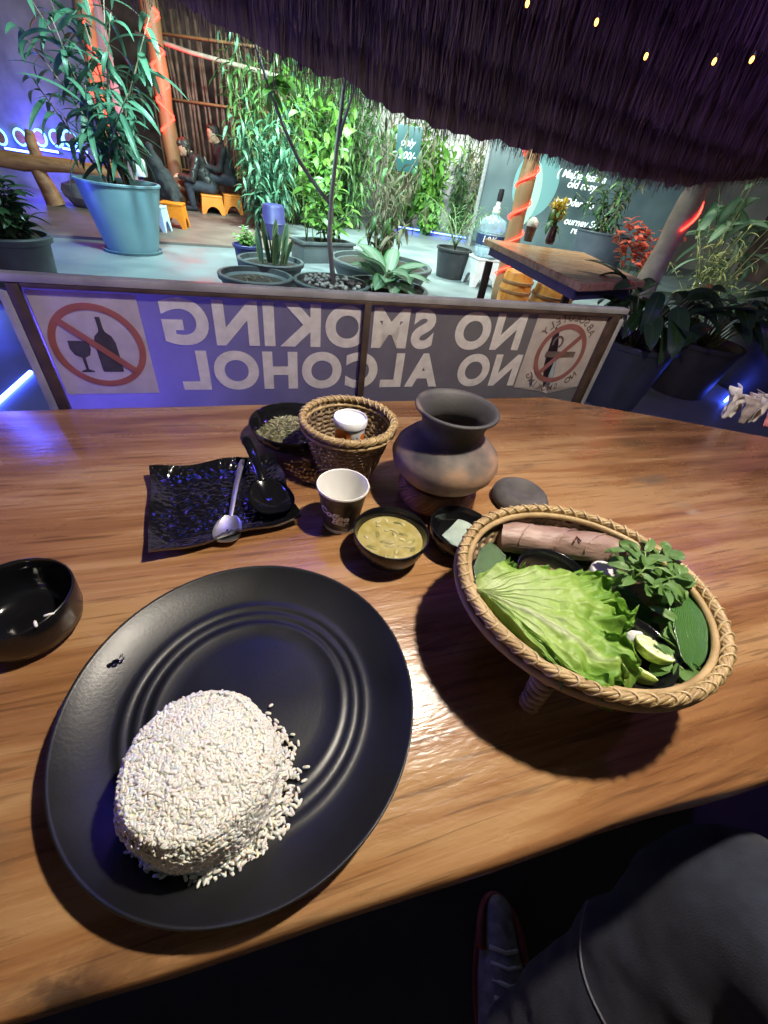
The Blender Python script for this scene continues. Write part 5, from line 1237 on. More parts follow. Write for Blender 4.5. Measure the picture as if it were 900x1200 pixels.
for px, py, H, rc_, st_, lab in thick:
    b_ = onz(px, py, 0); t = thing('bamboo_clump' if st_ != 2 else 'leafy_bush', lab, 'bamboo' if st_ != 2 else 'bush', b_, 0, 'thicket plants in the garden'); sts = []
    for k in range(15):
        a = rnd.uniform(0,6.28); q = rc_*math.sqrt(rnd.random()); sts.append(stem_curve((.12*math.cos(a+1),.12*math.sin(a+1),0), (q*math.cos(a)*1.4, q*math.sin(a), H*rnd.uniform(.55,1.05)), rnd.uniform(-.15,.15), 7))
    leafy(t, sts, sets[st_], rnd, 19, .12, (-.8,.5), (.75,1.25), m_stem if st_ != 3 else m_cane_stem, .011)
    me0 = sets[st_][0]; base_v = [v.co.copy() for v in me0.vertices]; base_f = [tuple(p.vertices) for p in me0.polygons]; mass = MB(); uvs = [tuple(d_.uv) for d_ in me0.uv_layers[0].data]; cnt = 0
    for k in range(460):
        st = rnd.choice(sts); f = (.10+.9*rnd.random())*(len(st)-1); i = min(len(st)-2, int(f)); p = st[i].lerp(st[i+1], f-i)+Vector((rnd.gauss(0,.09),rnd.gauss(0,.09),rnd.gauss(0,.06)))
        Mx = Matrix.Translation(p) @ Matrix.Rotation(rnd.uniform(0,6.28), 4, 'Z') @ Matrix.Rotation(-rnd.uniform(-.8,.5), 4, 'Y') @ Matrix.Rotation(rnd.uniform(-.5,.5), 4, 'X') @ Matrix.Scale(rnd.uniform(.7,1.15), 4)
        mass.add([Mx @ v for v in base_v], base_f); cnt += 1
    mo_ = stuff(mass.build('inner_foliage', me0.materials[0], t, sharp=0)); ul = mo_.data.uv_layers.new(name='UVMap'); ul.data.foreach_set('uv', [c for q in uvs for c in q]*cnt)
# --- bench of logs and blue rings at far left
c = onz(70,241,BFZ); c.z = BFZ
bench = thing('log_bench', 'rough log bench with thick rounded seat against the blue-lit wall', 'bench', c, R(18))
MB().tube([(-1.9,.05,.48),(-1.0,.0,.50),(-.3,-.03,.47),(.25,.0,.50),(.9,.05,.47)], [.085,.095,.105,.085,.08], 14).build('seat_log', m_log, bench, sharp=60)
for x, rt in ((-.10,.13),(-1.6,.12)): MB().tube([(x+.06,0,0),(x+.02,0,.2),(x-.04,0,.41)], [rt,rt*.85,rt*.7], 12).build('leg', m_log, bench, sharp=60)
MB().tube([(-.1,.02,.54),(-.12,.05,.72),(-.1,.06,.84)], [.075,.07,.05], 10).build('stump_post', m_log, bench, sharp=60)
wc = aty(40,160,8.6)
for k, x in enumerate((0, 24, 47, 66, 82)):
    p = aty(x, 160+k*.8, 8.45); rg = thing('led_ring', 'glowing blue-white ring lamp on the wall above the log bench', 'ring lamp', p, 0, 'row of ring lamps above the bench')
    MB().tube([(.10*math.cos(2*math.pi*i/40), 0, .10*math.sin(2*math.pi*i/40)) for i in range(40)], .016, 8, closed=True).build('tube', m_ice, rg, sharp=0)
    MB().lathe([(.001,0),(.085,0),(.085,.01),(.001,.01)], 30).build('backplate', m_log, rg).rotation_euler = (R(90),0,0)
bl_ = bpy.data.lights.new('ring_glow', 'POINT'); bl_.energy = 42; bl_.color = (.08,.08,1.0); bl_.shadow_soft_size = .1
blo = bpy.data.objects.new('ring_glow', bl_); COL.objects.link(blo); blo.parent = rg; blo.location = (-.6,-.25,-.1)
wl1 = MB().box((-7.6,8.62,1.5), (4.8,.14,3.0)).build('garden_wall', m_purple_wall, smooth=False); tag(wl1, 'rough plaster wall washed in blue light behind the log bench', 'wall')
for k in range(3):
    p = aty(20+k*34, 176, 8.50); q = thing('led_strip', 'blue light strip fixed under the ring lamps on the wall', 'light strip', p, 0, 'blue strips under the ring lamps'); MB().bbox((0,0,0), (.42,.02,.03), .004).build('diffuser', m_blue, q); MB().bbox((0,.02,0), (.44,.02,.04), .004).build('housing', m_cap, q)
st = stuff(MB().add([], []).build('stone_base', m_stone)) if False else None
rk = thing('boulder', 'dark rough boulder under the log bench seat', 'boulder', onz(104,243,BFZ)); b_ = MB(); b_.ball((0,0,.16), .26, 16, (1.2,.8,.75), jit=.35); 
b_.v = [(x, y, max(0, z)) for x, y, z in b_.v]; b_.build('rock', m_stone, rk, sharp=30)
# --- hut at the back left: bamboo stick wall, posts with red light rope
def post(name, label, xb, yb, xt, yt, Y, r, mat, turns, ph, zig=False, lean=None, h0=0.0, cat='post', s0=0.0, s1=1.0, rope=.011):
    a, b_ = aty(xb, yb, Y), aty(xt, yt, Y); a = a + (a-b_)*((a.z-h0)/(b_.z-a.z)) if b_.z > a.z else a
    top = a+(b_-a)*1.25; t = thing(name, label, cat, (a.x, a.y, h0)); d = top-Vector((a.x,a.y,h0)); n = 14
    P = [d*(i/(n-1)) for i in range(n)]; MB().tube(P, [r*(1+.10*math.sin(i*1.9)) for i in range(n)], 16).build('pole', mat, t, sharp=0)
    N = int(abs(turns)*22); L = d.length; ax = d.normalized(); x_ = ax.orthogonal().normalized(); y_ = ax.cross(x_)
    if zig:
        pts = []
        fwd_ = Vector((-a.x, -a.y, 0)).normalized(); side = Vector((-fwd_.y, fwd_.x, 0))
        K = int(turns)*2
        for i in range(K+1):
            u = s0+(s1-s0)*i/K; s_ = 1 if i % 2 else -1; pts += [d*u + fwd_*(r*.75+.012) + side*(s_*r*.85), d*(u+(s1-s0)*.12/K) + fwd_*(r*.75+.012) + side*(s_*r*.85)]
        MB().tube(pts, rope, 6).build('light_rope', m_red, t, sharp=0)
    else:
        pts = [d*(s0+(s1-s0)*i/N) + (x_*math.cos(ph+2*math.pi*turns*i/N)+y_*math.sin(ph+2*math.pi*turns*i/N))*(r*1.08+rope) for i in range(N+1)]
        MB().tube(pts, rope, 6).build('light_rope', m_red, t, sharp=0)
    if zig:
        l = bpy.data.lights.new('red', 'POINT'); l.energy = 24; l.color = (1.0,.01,.008); l.shadow_soft_size = .12; lo = bpy.data.objects.new('rope_glow', l); COL.objects.link(lo); lo.parent = t; lo.location = d*.55 + fwd_*(r+.25) + side*.1
    return t
post('lit_post', 'round hut post with zigzag red light rope beside the seated people', 203, 185, 177, 20, 9.4, .13, m_bamboo, 5, 0, True, s0=.35, s1=1.0, rope=.022, h0=BFZ)
post('lit_post', 'hut post with red light rope half hidden behind the tall planter leaves', 128, 190, 100, 20, 8.3, .11, m_bamboo, 3, 0, True, s0=.3, s1=.95, rope=.020, h0=BFZ)
sw = thing('bamboo_screen', 'screen of thin upright bamboo sticks behind the seated people', 'screen', onz(225,246,BFZ)+Vector((0,1.2,0)))
for k in range(34):
    x = -1.0+k*.078+rnd.uniform(-.015,.015); MB().tube([(x,rnd.uniform(-.02,.02),0),(x+rnd.uniform(-.05,.05),.0,1.3),(x+rnd.uniform(-.09,.09),0,2.6)], rnd.uniform(.018,.03), 7).build('bamboo_stick', m_stick, sw, sharp=0)
for z in (.5,1.5,2.3): MB().tube([(-1.1,-.045,z),(1.7,-.045,z+.04)], .022, 7).build('cross_pole', m_bamboo, sw, sharp=0)
hw = MB().box((-5.2,12.4,1.6), (6.4,.16,3.2)).build('hut_wall', m_hut, smooth=False); tag(hw, 'dark red-brown hut wall behind the bamboo stick screen', 'wall')
pb_ = aty(225,62,9.5); cp = thing('roof_pole', 'pale horizontal roof pole of the hut above the seated people', 'pole', pb_); MB().tube([(-.9,0,.12),(0,0,0),(1.6,0,-.12)], .03, 8).build('pole', m_palepost, cp, sharp=0)
MB().tube([(1.45,.02,-.11),(1.45,.02,-2.2)], .03, 8).build('upright', m_palepost, cp, sharp=0)

# --- stools
def kids_stool(name, label, px, py, h, w, mat, rot=0.3, base=0.0, group=None):
    p = onz(px, py, base); t = thing(name, label, 'stool', p, rot, group)
    MB().bbox((0,0,h-.016), (w,w*.86,.032), .012, seg=3).build('seat', mat, t)
    top = w*.47; bot = w*.56; asp = .86
    for sx_, sy_ in ((1,0),(-1,0),(0,1),(0,-1)):       # four side panels, each with an arched cut-out
        vs = []; fs = []; n = 12
        for off in (0, .012):
            for i in range(n+1):
                u = 2*i/n-1
                arch = h*.42*math.sqrt(max(0, 1-(u/.62)**2)) if abs(u) < .62 else 0.0
                for z in (arch, h-.030):
                    e = bot+(top-bot)*z/h; ex = e*(1 if sx_ else 1)
                    if sx_: v = Vector((sx_*(e-off), u*e*asp, z))
                    else: v = Vector((u*e, sy_*(e*asp-off), z))
                    vs.append(v)
        m = 2*(n+1)
        for i in range(n):
            a = 2*i; fs += [(a,a+2,a+3,a+1), (a+m,a+m+1,a+m+3,a+m+2), (a,a+m,a+m+2,a+2)]
        MB().add(vs, fs).build('side_panel', mat, t, smooth=False)
    return t
kids_stool('plastic_stool', 'orange plastic stool with a black jacket slumped on it', 207, 266, .30, .30, m_orange, .25, BFZ)
kids_stool('plastic_stool', 'orange plastic stool under the person in the leather jacket', 250, 250, .28, .36, m_orange, .5, BFZ)
kids_stool('plastic_stool', 'small pale blue plastic stool beside the tall planter', 187, 270, .29, .24, m_bluepl, .1, BFZ)
# black jacket on the first stool
c = onz(205,263,BFZ); jk = thing('jacket_heap', 'black jacket slumped over the orange stool', 'jacket', (c.x, c.y+.02, BFZ+.30)); jm = MB()
jm.caps((-.05,.02,.10), .13, (-.18,.06,.42), .09); jm.caps((.05,0,.06), .12, (-.08,.03,.25), .13); jm.caps((-.18,.06,.40), .07, (-.24,.08,.58), .05); jm.caps((.08,-.06,.03), .09, (.12,-.1,-.06), .06)
j = skin('cloth', jm, .02, m_cloth, jk, 5)
for v in j.data.vertices: v.co += v.normal*(.02*noise.noise(v.co*11)+.01*noise.noise(v.co*26))
# stacked water bottles
for k, z in enumerate((0,.26,.52)):
    p = onz(176,258,BFZ); t = thing('water_bottle', ('violet-capped water bottle at the bottom of the stack', 'violet-capped water bottle in the middle of the stack', 'violet-capped water bottle at the top of the stack')[k]+' behind the tall planter', 'bottle', p+Vector((0,0,z+.0)), 0, 'bottles behind the tall planter')
    MB().lathe([(.001,0),(.085,0),(.095,.015),(.095,.16),(.08,.19),(.035,.215),(.03,.225)], 28).build('body', m_potviolet if k == 1 else m_whitepl, t, sharp=40); MB().lathe([(.034,.222),(.034,.258),(.001,.259)], 20).build('cap', m_potviolet, t, sharp=40)

# --- two people sitting at the back left
def sitter(base, label, seat, faceyaw, jacket, lean, headtilt, scale=1.0, strap=False, hairlong=False):
    t = thing('person', label, 'person', base, faceyaw)     # local +x is the way the person faces
    H = lambda x, y, z: Vector((x, y, z))*scale
    hipz = seat+.09
    chest = H(math.sin(lean)*.34, 0, hipz+math.cos(lean)*.34); neck = H(math.sin(lean)*.50, 0, hipz+math.cos(lean)*.49); hd = neck+H(.05+.05*headtilt,0,.115-.03*headtilt)
    b = MB(); b.caps(H(0,0,hipz), .12, chest, .125); b.caps(chest, .12, neck, .055); b.caps(neck, .05, hd-H(.015,0,.02), .052)
    b.ball(hd, .098*scale, 16, (1.02,.80,1.22)); b.ball(hd+H(.085,0,-.012), .016*scale, 8, (1.1,.8,1.3)); b.ball(hd+H(.05,0,-.09), .035*scale, 10)
    for s_ in (-1,1): b.ball(hd+H(-.005,s_*.079,-.005), .02*scale, 8, (.9,.4,1.3))
    hands = []
    for s_ in (-1,1):
        sh2 = chest+H(.02,s_*.165,.07); el = sh2+H(.10,s_*.05,-.27); ha = el+H(.22,-s_*.07,.02)
        b.caps(sh2, .05, el, .04); b.caps(el, .038, ha, .028); hands.append(ha)
        b.caps(ha, .028, ha+H(.05,0,-.01), .024)
        for q in range(4): b.caps(ha+H(.045,(q-1.5)*.015,-.008), .009, ha+H(.088-.006*abs(q-1.3),(q-1.5)*.016,-.026), .0085, 8)
        b.caps(ha+H(.01,-s_*.02,.0), .010, ha+H(.05,-s_*.038,-.008), .009, 8)
        kn = H(.36,s_*.13,seat+.10); an = H(.33,s_*.11,.09)
        b.caps(H(0,s_*.08,hipz-.02), .085, kn, .062); b.caps(kn, .060, an, .042); b.caps(an-H(.03,0,.045), .036, an+H(.14,0,-.055), .030)
    skin('body', b, .013, m_skin, t, 3)
    j = MB(); j.caps(H(-.01,0,hipz+.01), .145, chest, .155); j.caps(chest+H(0,-.10,.03), .085, chest+H(0,.10,.03), .085); j.caps(chest, .13, neck-H(.01,0,.03), .075)
    for s_ in (-1,1):
        sh2 = chest+H(.02,s_*.165,.07); el = sh2+H(.10,s_*.05,-.27); ha = el+H(.22,-s_*.07,.02); j.caps(sh2, .072, el, .058); j.caps(el, .057, el.lerp(ha,.88), .044)
    jo = skin('jacket', j, .014, jacket, t, 4)
    for v in jo.data.vertices: v.co += v.normal*(.010*noise.noise(v.co*14)+.005*noise.noise(v.co*33))
    tr = MB()
    for s_ in (-1,1):
        kn = H(.36,s_*.13,seat+.10); an = H(.33,s_*.11,.10); tr.caps(H(-.01,s_*.08,hipz-.015), .100, kn, .078); tr.caps(kn, .076, an, .058)
    skin('trousers', tr, .014, m_trousers, t, 4)
    for s_ in (-1,1):
        an = H(.33,s_*.11,.09); f = MB(); f.caps(an-H(.03,0,.040), .046, an+H(.14,0,-.052), .036); f.caps(an-H(.01,0,.03), .045, an+H(0,0,.0), .046); so = skin('shoe', f, .012, m_cloth, t, 3)
        for v in so.data.vertices: v.co.z = max(.001, v.co.z)
    h = MB(); h.ball(hd+H(-.022,0,.032), .101*scale, 16, (1.0,.86,1.08)); h.ball(hd+H(.035,0,.085), .055*scale, 12, (1.1,1.2,.6)); 
    if hairlong: h.ball(hd+H(-.06,0,-.05), .07*scale, 12, (.8,1.1,1.2)); h.ball(hd+H(.06,.03,.05), .05*scale, 10)
    ho = skin('hair', h, .010, m_hair, t, 2)
    for v in ho.data.vertices: v.co += v.normal*(.006*noise.noise(v.co*40)+.004*noise.noise(v.co*90))
    for s_ in (-1,1): MB().ball(hd+H(.088,s_*.033,.012), .011, 8, (.6,1.2,.8)).build('eye', m_eye, t, sharp=0)
    MB().ball(hd+H(.088,0,-.055), .014, 8, (.5,1.6,.4)).build('mouth', plain('lips', (.30,.12,.10), .5), t, sharp=0) if 'lips' not in MATS else MB().ball(hd+H(.088,0,-.055), .014, 8, (.5,1.6,.4)).build('mouth', MATS['lips'], t, sharp=0)
    if strap: MB().tube([chest+H(-.13,.02,.12), chest+H(-.165,-.06,-.02), chest+H(-.165,-.10,-.18), H(-.15,-.12,hipz+.02)], .012, 6, flat=.5).build('bag_strap', m_tissue2, t)
    return t
pA = onz(250,249,BFZ); sitter(pA, 'person in a black leather jacket bent forward on an orange stool', .28, R(205), m_leather, .50, 1.2, 1.0, True, True)
pB = pA+Vector((.26,.30,0)); sitter(pB, 'person in a black coat with short dark hair sitting behind the leather jacket', .40, R(215), m_cloth, .28, .2, 1.04)
kids_stool('plastic_stool', 'orange plastic stool under the person in the black coat', 262, 243, .30, .32, m_orange, .5, BFZ).location = pB

# --- white stool with the water bottle and its pump
kids_stool('plastic_stool', 'small white plastic stool with arched cut-outs under the big water bottle', 561, 334, .34, .36, m_whitepl, .35)
p = onz(561,334,0); t = thing('water_dispenser', 'big clear water bottle with navy label and black hand pump on the white stool', 'water bottle', p+Vector((0,0,.34)))
MB().lathe([(.001,.004),(.165,.004),(.178,.02),(.178,.10),(.170,.115),(.178,.13),(.178,.25),(.170,.265),(.178,.28),(.175,.36),(.15,.41),(.075,.44),(.052,.46),(.048,.50)], 44).build('body', m_clear, t, sharp=30)
MB().lathe([(.1805,.14),(.1805,.255)], 40).build('label', m_label, t)
wrap_text('L&K', .10, lambda z: .1815, .175, math.atan2(-p.y, -p.x), m_labelw, t, shear=.2)
MB().lathe([(.05,.485),(.05,.53),(.028,.55),(.028,.60),(.001,.602)], 24).build('collar', m_whitepl, t, sharp=40)
MB().lathe([(.034,.60),(.036,.67),(.030,.72),(.001,.725)], 20).build('pump', m_cap, t, sharp=40)
# --- back table with round barrels stools, vase and drink
ct = [onz(x, y, .75) for x, y in ((568,279),(682,332),(757,330),(685,296))]
cm = sum(ct, Vector())/4
t = thing('back_table', 'light wooden table with violet apron carrying the flower vase and iced coffee', 'table', (cm.x, cm.y, 0))
lv = [Vector(((p-cm).x, (p-cm).y, 0)) for p in ct]
# outline set back from the photo corners: a plain four-sided plank top
tb = MB(); tb.add([v+Vector((0,0,z)) for z in (.705,.75) for v in lv], [(4,5,6,7),(3,2,1,0),(0,1,5,4),(1,2,6,5),(2,3,7,6),(3,0,4,7)])
tt = tb.build('tabletop', m_wood2, t, smooth=False); bv = tt.modifiers.new('b', 'BEVEL'); bv.width = .006; bv.segments = 2
ap = MB(); iv = [v*.90 for v in lv]
for i in range(4):
    a, b_ = iv[i], iv[(i+1) % 4]; nrm = Vector(((b_-a).y, -(b_-a).x, 0)).normalized()*.012
    ap.add([q+Vector((0,0,z)) for z in (.645,.704) for q in (a+nrm*.2, b_+nrm*.2, b_-nrm, a-nrm)], [(0,1,5,4),(1,2,6,5),(2,3,7,6),(3,0,4,7),(4,5,6,7),(3,2,1,0)])
ap.build('apron', m_apron, t, smooth=False)
for v in iv: q = v*.96; MB().bbox((q.x,q.y,.302), (.06,.06,.596), .004).build('leg', m_darkwood, t)
def barrel(px, py, z, r, label):
    c = onz(px, py, z); t = thing('barrel_stool', label, 'stool', (c.x, c.y, 0), 0, 'round wooden stools under the back table'); h = z
    MB().lathe([(.001,h),(r*.86,h),(r*.90,h-.012),(r*.98,h*.75),(r*1.04,h*.5),(r*.98,h*.2),(r*.88,0),(.001,0)], 36).build('body', m_barrel, t, sharp=40)
    for k in (.8,.6,.25): MB().lathe([(r*(1.0 if k > .7 else 1.035)+.001,h*k-.012),(r*(1.0 if k > .7 else 1.035)+.006,h*k-.010),(r*(1.0 if k > .7 else 1.035)+.006,h*k+.010),(r*(1.0 if k > .7 else 1.035)+.001,h*k+.012)], 36).build('hoop', m_log, t, sharp=30)
barrel(610,318,.44,.165,'orange-brown round wooden stool beside the table end under the back table')
barrel(652,334,.44,.20,'wider ribbed round wooden stool under the long side of the back table')
vp = onz(643,286,.752); t = thing('flower_vase', 'small dark vase of yellow flowers on the back table', 'vase', vp)
MB().lathe([(.001,0),(.035,0),(.042,.03),(.034,.09),(.03,.12),(.040,.135),(.034,.135),(.025,.12),(.001,.02)], 24).build('vase', m_vase, t, sharp=0)
pm = [leafmesh('petal', .05, .018, m_petal, .4, .3, 'lance', 5)]; lm = [leafmesh('leaf', .11, .04, m_lf_bam, .8, .2, 'lance', 5)]
sts = [stem_curve((0,0,.10),(rnd.uniform(-.08,.08),rnd.uniform(-.06,.06),rnd.uniform(.20,.34)),.01,5) for k in range(12)]
leafy(t, sts, pm, rnd, 18, .5, (.2,1.3), (.8,1.3), m_stem, .004); leafy(t, sts[:4], lm, rnd, 3, .0, (-.6,.1), (1,1.4), m_stem, .004)
vp = onz(618,283,.752); t = thing('iced_coffee', 'tumbler of iced coffee with cream on the back table', 'drink', vp)
MB().lathe([(.001,.002),(.036,.002),(.046,.11),(.048,.112)], 28).build('coffee', m_coffee, t, sharp=0); MB().lathe([(.048,.112),(.050,.125),(.046,.145),(.03,.165),(.012,.178),(.001,.18)], 28, wob=lambda a, i: 1+.08*math.sin(4*a+i)).build('cream', m_cream, t, sharp=0)
# bamboo post with spiral red rope by the back table
post('spiral_post', 'bamboo post wound with a spiral of red light rope by the back table', 598, 290, 631, 155, 5.6, .085, m_bamboo, 5.2, .3, s0=.12, s1=.85, rope=.008)
post('leaning_post', 'pale leaning roof post with a short red light rope behind the lily', 772, 305, 842, 175, 4.6, .095, m_palepost, .55, 3.9, s0=.52, s1=.74, rope=.009)
# planter behind the table
t, r, zs = potted('planter_tub', 'dark violet-grey tub with tall bushy shrub behind the back table', 'potted plant', 677, 268, 742, 276, .75, m_potnavy, .82, .02, False, .92)
lm = [leafmesh('leaf', .16, .035, m_lf_bam, .7, .25, 'lance', 6), leafmesh('leaf', .13, .035, m_lf_dry, .8, .25, 'lance', 6), leafmesh('leaf', .18, .05, m_lf_dark, .7, .25, 'lance', 6)]
O = t.location.copy(); sts = []
for x, y in ((690,170),(705,160),(720,175),(735,165),(745,190),(755,180),(770,200),(680,200),(700,190),(728,205),(750,215),(765,190),(712,215),(675,225)): sts.append(stem_curve((rnd.uniform(-.15,.15),rnd.uniform(-.15,.15),zs), aty(x, y, O.y+rnd.uniform(-.2,.3))-O, rnd.uniform(-.08,.08), 6))
leafy(t, sts, lm, rnd, 20, .12, (-.5,.7), (.8,1.2), m_stem, .008)
# red flowers
fp = onz(750,300,.3); fp.z = 0; t = thing('red_flowers', 'bush of orange-red flowers beside the pale leaning post', 'flowers', (aty(762,275,5.6).x, 5.6, 0))
pm = [leafmesh('petal', .085, .055, m_petalred, .5, .2, 'broad', 5)]; sts = [stem_curve((0,0,0),(rnd.uniform(-.30,.30),rnd.uniform(-.2,.2),rnd.uniform(.72,1.0)),.05,6) for k in range(18)]
leafy(t, sts, pm, rnd, 15, .78, (-.3,1.0), (.8,1.3), m_stem, .008)
# right-hand pots with lilies
for (nm, lab, a, z, mat, tp, n, L, yw) in (
    ('lily_pot', 'dark blue-grey pot of glossy broad-leaved lily standing beside the banner frame', (697,392,797,404), .44, m_potnavy, .74, 34, .44, 0),
    ('lily_pot', 'black pot of dark lily leaves between the blue-grey pot and the wall edge', (778,400,874,398), .40, m_potblack, .78, 30, .42, 1),
    ('lily_pot', 'black pot in deep shadow holding the darkest broad leaves', (858,402,985,398), .42, m_potblack, .8, 24, .48, 2)):
    t, r, zs = potted(nm, lab, 'potted plant', *a, z, mat, tp, .03, False, .9)
    lm = [leafmesh('leaf', L*k, L*k*.36, m_lf_lily, dr, .25, 'broad', 8) for k, dr in ((.72,.7),(.62,1.0),(.80,.5))]
    pet = MB()
    for k in range(n):
        a_ = k*2.4; q = rnd.uniform(.02,r*.5); l_ = rnd.uniform(.14,.36); b0 = Vector((q*math.cos(a_)*.6,q*math.sin(a_)*.6,zs)); e0 = Vector((math.cos(a_)*(q+l_*.45), math.sin(a_)*(q+l_*.45), zs+l_*1.0))
        pet.tube([b0, b0.lerp(e0,.5)+Vector((0,0,.03)), e0], [.007,.005,.004], 5); place_leaf(rnd.choice(lm), t, e0, a_+rnd.uniform(-.4,.4), rnd.uniform(-.35,.75), rnd.uniform(-.5,.5), rnd.uniform(.8,1.1))
    pet.build('stems', m_stem, t, sharp=0)
# yellow-green bush and broad palm at far right
for nm, lab, px, Y, H, rc_, mat, L, w, sh_p, n in (('pale_bush','pale yellow-green feathery bush behind the lily pots',(850,300),5.4,1.05,.42,m_lf_yell,.12,.018,'lance',24), ('banana_plant','tall plant with broad pale leaves at the garden corner behind the pale bush',(880,250),6.4,1.75,.6,m_lf_pale,.50,.15,'broad',9)):
    p = aty(*px, Y); t = thing(nm, lab, 'bush' if nm == 'pale_bush' else 'plant', (p.x, p.y, 0)); lm = [leafmesh('leaf', L, w, mat, .7, .2, sh_p, 7), leafmesh('leaf', L*1.2, w, mat, 1.1, .2, sh_p, 7)]
    sts = [stem_curve((rnd.uniform(-.1,.1),rnd.uniform(-.1,.1),0),(rnd.uniform(-rc_,rc_),rnd.uniform(-rc_,rc_),H*rnd.uniform(.6,1.05)),.05,6) for k in range(n)]
    leafy(t, sts, lm, rnd, 12 if nm == 'pale_bush' else 5, .4, (-.4,1.0), (.8,1.2), m_stem, .01)
# --- the lit menu wall and the bright wall behind
mw, nt, b = newmat('menu_wall'); tc = nt.nodes.new('ShaderNodeTexCoord'); n1 = nt.nodes.new('ShaderNodeTexNoise'); n1.inputs['Scale'].default_value = 1.3; nt.links.new(tc.outputs['Object'], n1.inputs['Vector'])
rp = nt.nodes.new('ShaderNodeValToRGB'); rp.color_ramp.elements[0].position = .35; rp.color_ramp.elements[0].color = (.035,.055,.063,1); rp.color_ramp.elements[1].position = .7; rp.color_ramp.elements[1].color = (.08,.115,.127,1)
nt.links.new(n1.outputs['Fac'], rp.inputs[0]); nt.links.new(rp.outputs[0], b.inputs['Base Color']); nt.links.new(rp.outputs[0], b.inputs['Emission Color']); b.inputs['Emission Strength'].default_value = .45; b.inputs['Roughness'].default_value = .4
m_menutext = glow('lit_menu_lettering', (.70,.78,.78), .8); m_menupic = glow('lit_menu_picture', (.10,.21,.22), .5)
MY = 10.6
A, B = aty(545,300,MY), aty(768,300,MY)
mwall = thing('menu_board', 'large back-lit teal menu board with white lettering behind the bamboo post', 'menu board', (A.x, MY, 0))
wdt = B.x-A.x
MB().bbox((wdt/2,.06,1.55), (wdt,.10,2.9), .01).build('panel', mw, mwall)
for x in (.02, wdt-.02): MB().bbox((x,-.01,1.5), (.07,.06,3.0), .006).build('frame_post', m_frame, mwall)
def menu_line(txt, px, py, size, mat=m_menutext, bold=.02):
    m = text_mesh(txt, bold, .15); p = aty(px, py, MY-.004)
    for v in m.vertices: v.co = (p.x-A.x+v.co.x*size, -.004, p.z+v.co.y*size)
    m.materials.clear(); m.materials.append(mat); obj('lettering', m, mwall)
for txt, x, y, s_ in (('( Majha lasin a', 652, 206, .17), ('old rosy', 664, 219, .17), ('re Oder Co', 650, 238, .16), ('ourney Sug', 660, 262, .17), ('re Busy', 668, 273, .17), ('organic', 640, 163, .2), ('BIG RICE', 600, 160, .16)): menu_line(txt, x, y, s_)
p = aty(628,215,MY-.004); fill2d('picture_disc', [circle(40, .55, p.x-A.x, p.z, .8, 1.0)], m_menupic, mwall, PM(.003))
p = aty(618,228,MY-.006); m_menuleaf = plain('menu_leaf_print', (.30,.42,.38), .5)
fill2d('picture_leaf', [[(p.x-A.x+.25*math.cos(t)*abs(math.cos(t*.5)), p.z+.55*math.sin(t)) for t in [2*math.pi*i/30 for i in range(30)]]], m_menuleaf, mwall, PM(.006))
# little price sign
p = aty(478,175,6.6); t = thing('price_sign', 'small dark teal hanging board with a white handwritten price', 'sign', p); MB().bbox((0,.01,0), (.30,.02,.42), .01).build('board', plain('teal_board', (.03,.10,.10), .4), t)
for txt, z in (('only', .03), ('200/-', -.09)):
    m = text_mesh(txt, .02, .3); b0 = bounds(m)
    for v in m.vertices: v.co = ((v.co.x-(b0[0]+b0[1])/2)*.10, -.002, z+v.co.y*.10)
    m.materials.clear(); m.materials.append(m_labelw); obj('lettering', m, t)
MB().tube([(0,.01,.21),(0,.03,1.6)], .004, 5).build('cord', m_cap, t)
bw = MB().box((0.5,13.2,1.9), (30,.2,3.8)).build('back_wall', m_wallback, smooth=False); tag(bw, 'brightly lit pale wall closing the garden behind the thicket', 'wall')
rw = MB().box((8.2,7.5,1.8), (.2,12,3.6)).build('side_wall', m_hut, smooth=False); tag(rw, 'dark side wall of the garden beyond the pale leaning post', 'wall')
# --- floodlights under the outer edge of the roof, hidden from the table by the fringe; the rear two are added fill
def flood(name, label, p, tgt, power, col, size=.25, spread=150):
    p = Vector(p); t = thing('floodlight', label, 'floodlight', p); d = (Vector(tgt)-p).normalized(); q = d.to_track_quat('-Z', 'Y'); Rm = q.to_matrix()
    MB().bbox((0,0,.035), (size+.06,size*.7+.06,.06), .008).build('housing', m_metalblack, t).rotation_euler = q.to_euler()
    g_ = MB().bbox((0,0,.0035), (size,size*.7,.004), .001).build('lens', glow('lens_'+name, col, 6.0), t); g_.rotation_euler = q.to_euler()
    MB().tube([(0,0,.05),(0,0,.9)], .015, 8).build('stem', m_metalblack, t)
    l = bpy.data.lights.new(name, 'AREA'); l.shape = 'RECTANGLE'; l.size = size; l.size_y = size*.7; l.energy = power; l.color = col; l.spread = R(spread)
    o = bpy.data.objects.new('flood_beam', l); COL.objects.link(o); o.parent = t; o.location = d*.012; o.rotation_euler = q.to_euler()
flood('cool', 'cool white floodlight hung above the tall planter and the thicket', (-2.0,3.9,2.9), (-2.6,6.6,.4), 150, (.62,.95,1.0), .35)
flood('cool_b', 'cool white floodlight hung above the low pots', (-.1,4.1,2.9), (-.5,7.0,.6), 105, (.72,1.0,.95), .35)
flood('fill_a', 'added cool fill light over the middle of the thicket', (-1.9,6.9,3.3), (-1.7,8.4,.8), 300, (.70,1.0,.88), .35)  # unseen fill lamp added to brighten the rear row of plants
flood('fill_b', 'added white fill light over the dry shrub and palm', (.3,7.2,3.3), (.1,8.8,.8), 260, (.86,1.0,.86), .35)  # second added fill, for rear plants that the front ones shade
flood('neutral', 'white floodlight hung above the back table', (2.3,4.6,2.9), (2.3,4.9,.4), 60, (1.0,.92,.84), .3)
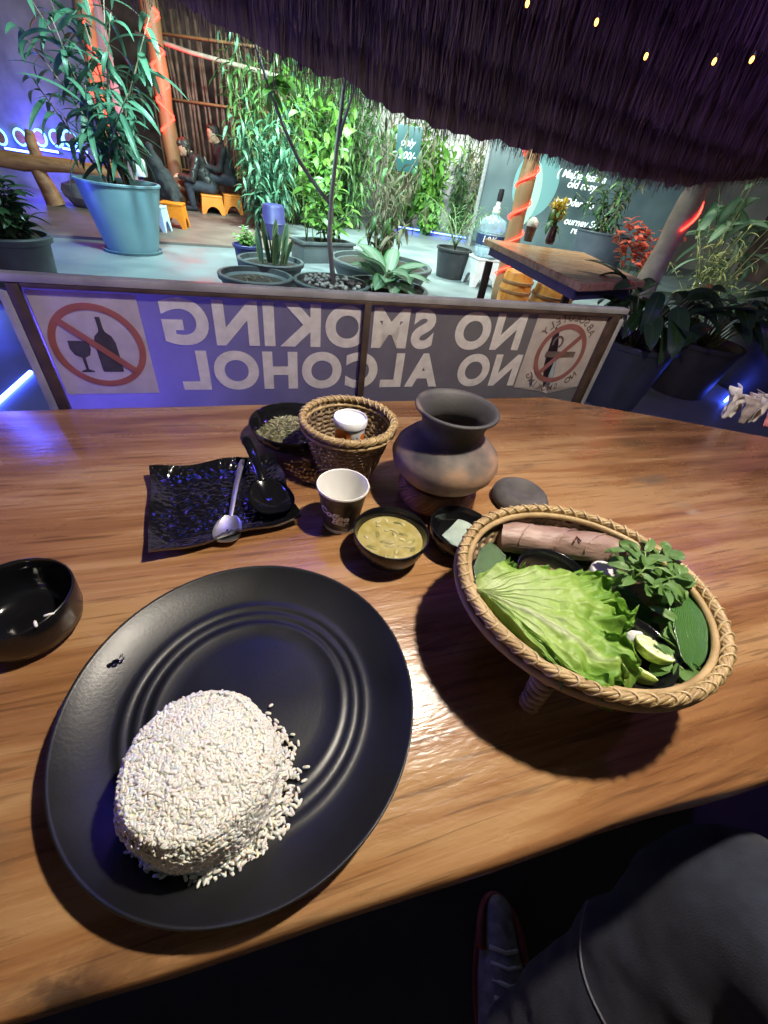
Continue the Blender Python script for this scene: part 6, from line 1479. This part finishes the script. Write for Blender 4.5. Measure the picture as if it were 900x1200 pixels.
flood('wall', 'white floodlight washing the pale back wall', (1.0,11.7,3.4), (1.0,13.1,1.4), 60, (1.0,.97,.92), .4)
flood('wall_b', 'white floodlight washing the pale wall behind the dry shrub', (-1.6,11.9,3.4), (-1.6,13.1,1.4), 50, (.95,1.0,.97), .4)
# --- blue LED strips round the hut, some added for their tint
def strip(p0, p1, label, power, n=1, col=(.12,.08,1.0), off=(0,0,.07)):
    p0, p1 = Vector(p0), Vector(p1); c = (p0+p1)/2; t = thing('led_strip', label, 'light strip', c)
    MB().tube([p0-c, p1-c], .011, 8).build('diffuser', m_blue, t, sharp=40)
    dn = (p1-p0).normalized(); o = dn.orthogonal().normalized()*.0
    if power:
        l = bpy.data.lights.new('blue', 'POINT'); l.energy = power; l.color = col; l.shadow_soft_size = .05
        lo = bpy.data.objects.new('blue_glow', l); COL.objects.link(lo); lo.parent = t; lo.location = off
    return t
strip(onz(-40,505,.01), onz(36,436,.01), 'blue light strip lying on the paving by the banner end', 0)
strip((-.92,.30,.753), (-.92,.30,1.06), 'upright blue light strip beside the banner end', 5, off=(.05,0,.03))
strip((-.70,.68,.60), (-.46,.79,.60), 'blue light strip behind the lower edge of the banner', 9, off=(-.03,.05,.19))
strip((-.50,.74,1.76), (-.04,1.06,1.76), 'added violet light strip under the thatch over the middle of the table', 1.3, col=(.36,.12,1.0), off=(.04,.06,-.06))  # unseen lamp added to tint the straw fringe violet
strip((1.48,1.40,2.02), (1.94,1.72,2.02), 'added violet light strip under the thatch over the end of the table', 20, col=(.36,.12,1.0), off=(-.03,.06,-.06))  # also out of view, added for violet light on the fringe
strip((-4.9,4.3,.05), (-4.4,4.0,.05), 'blue light strip on the paving beyond the dark shrub', 50, col=(.07,.10,1.0), off=(.05,.05,.25))
strip(onz(500,278,0)+Vector((-.8,.6,.05)), onz(500,278,0)+Vector((.9,.6,.05)), 'blue light strip along the foot of the menu board', 0)
strip(onz(868,452,.03), onz(850,470,.03)+Vector((0,-.0,0)), 'short blue glowing bar added for the lit edge of the black pots', 0)  # its glow stands in for blue light falling on a pot edge
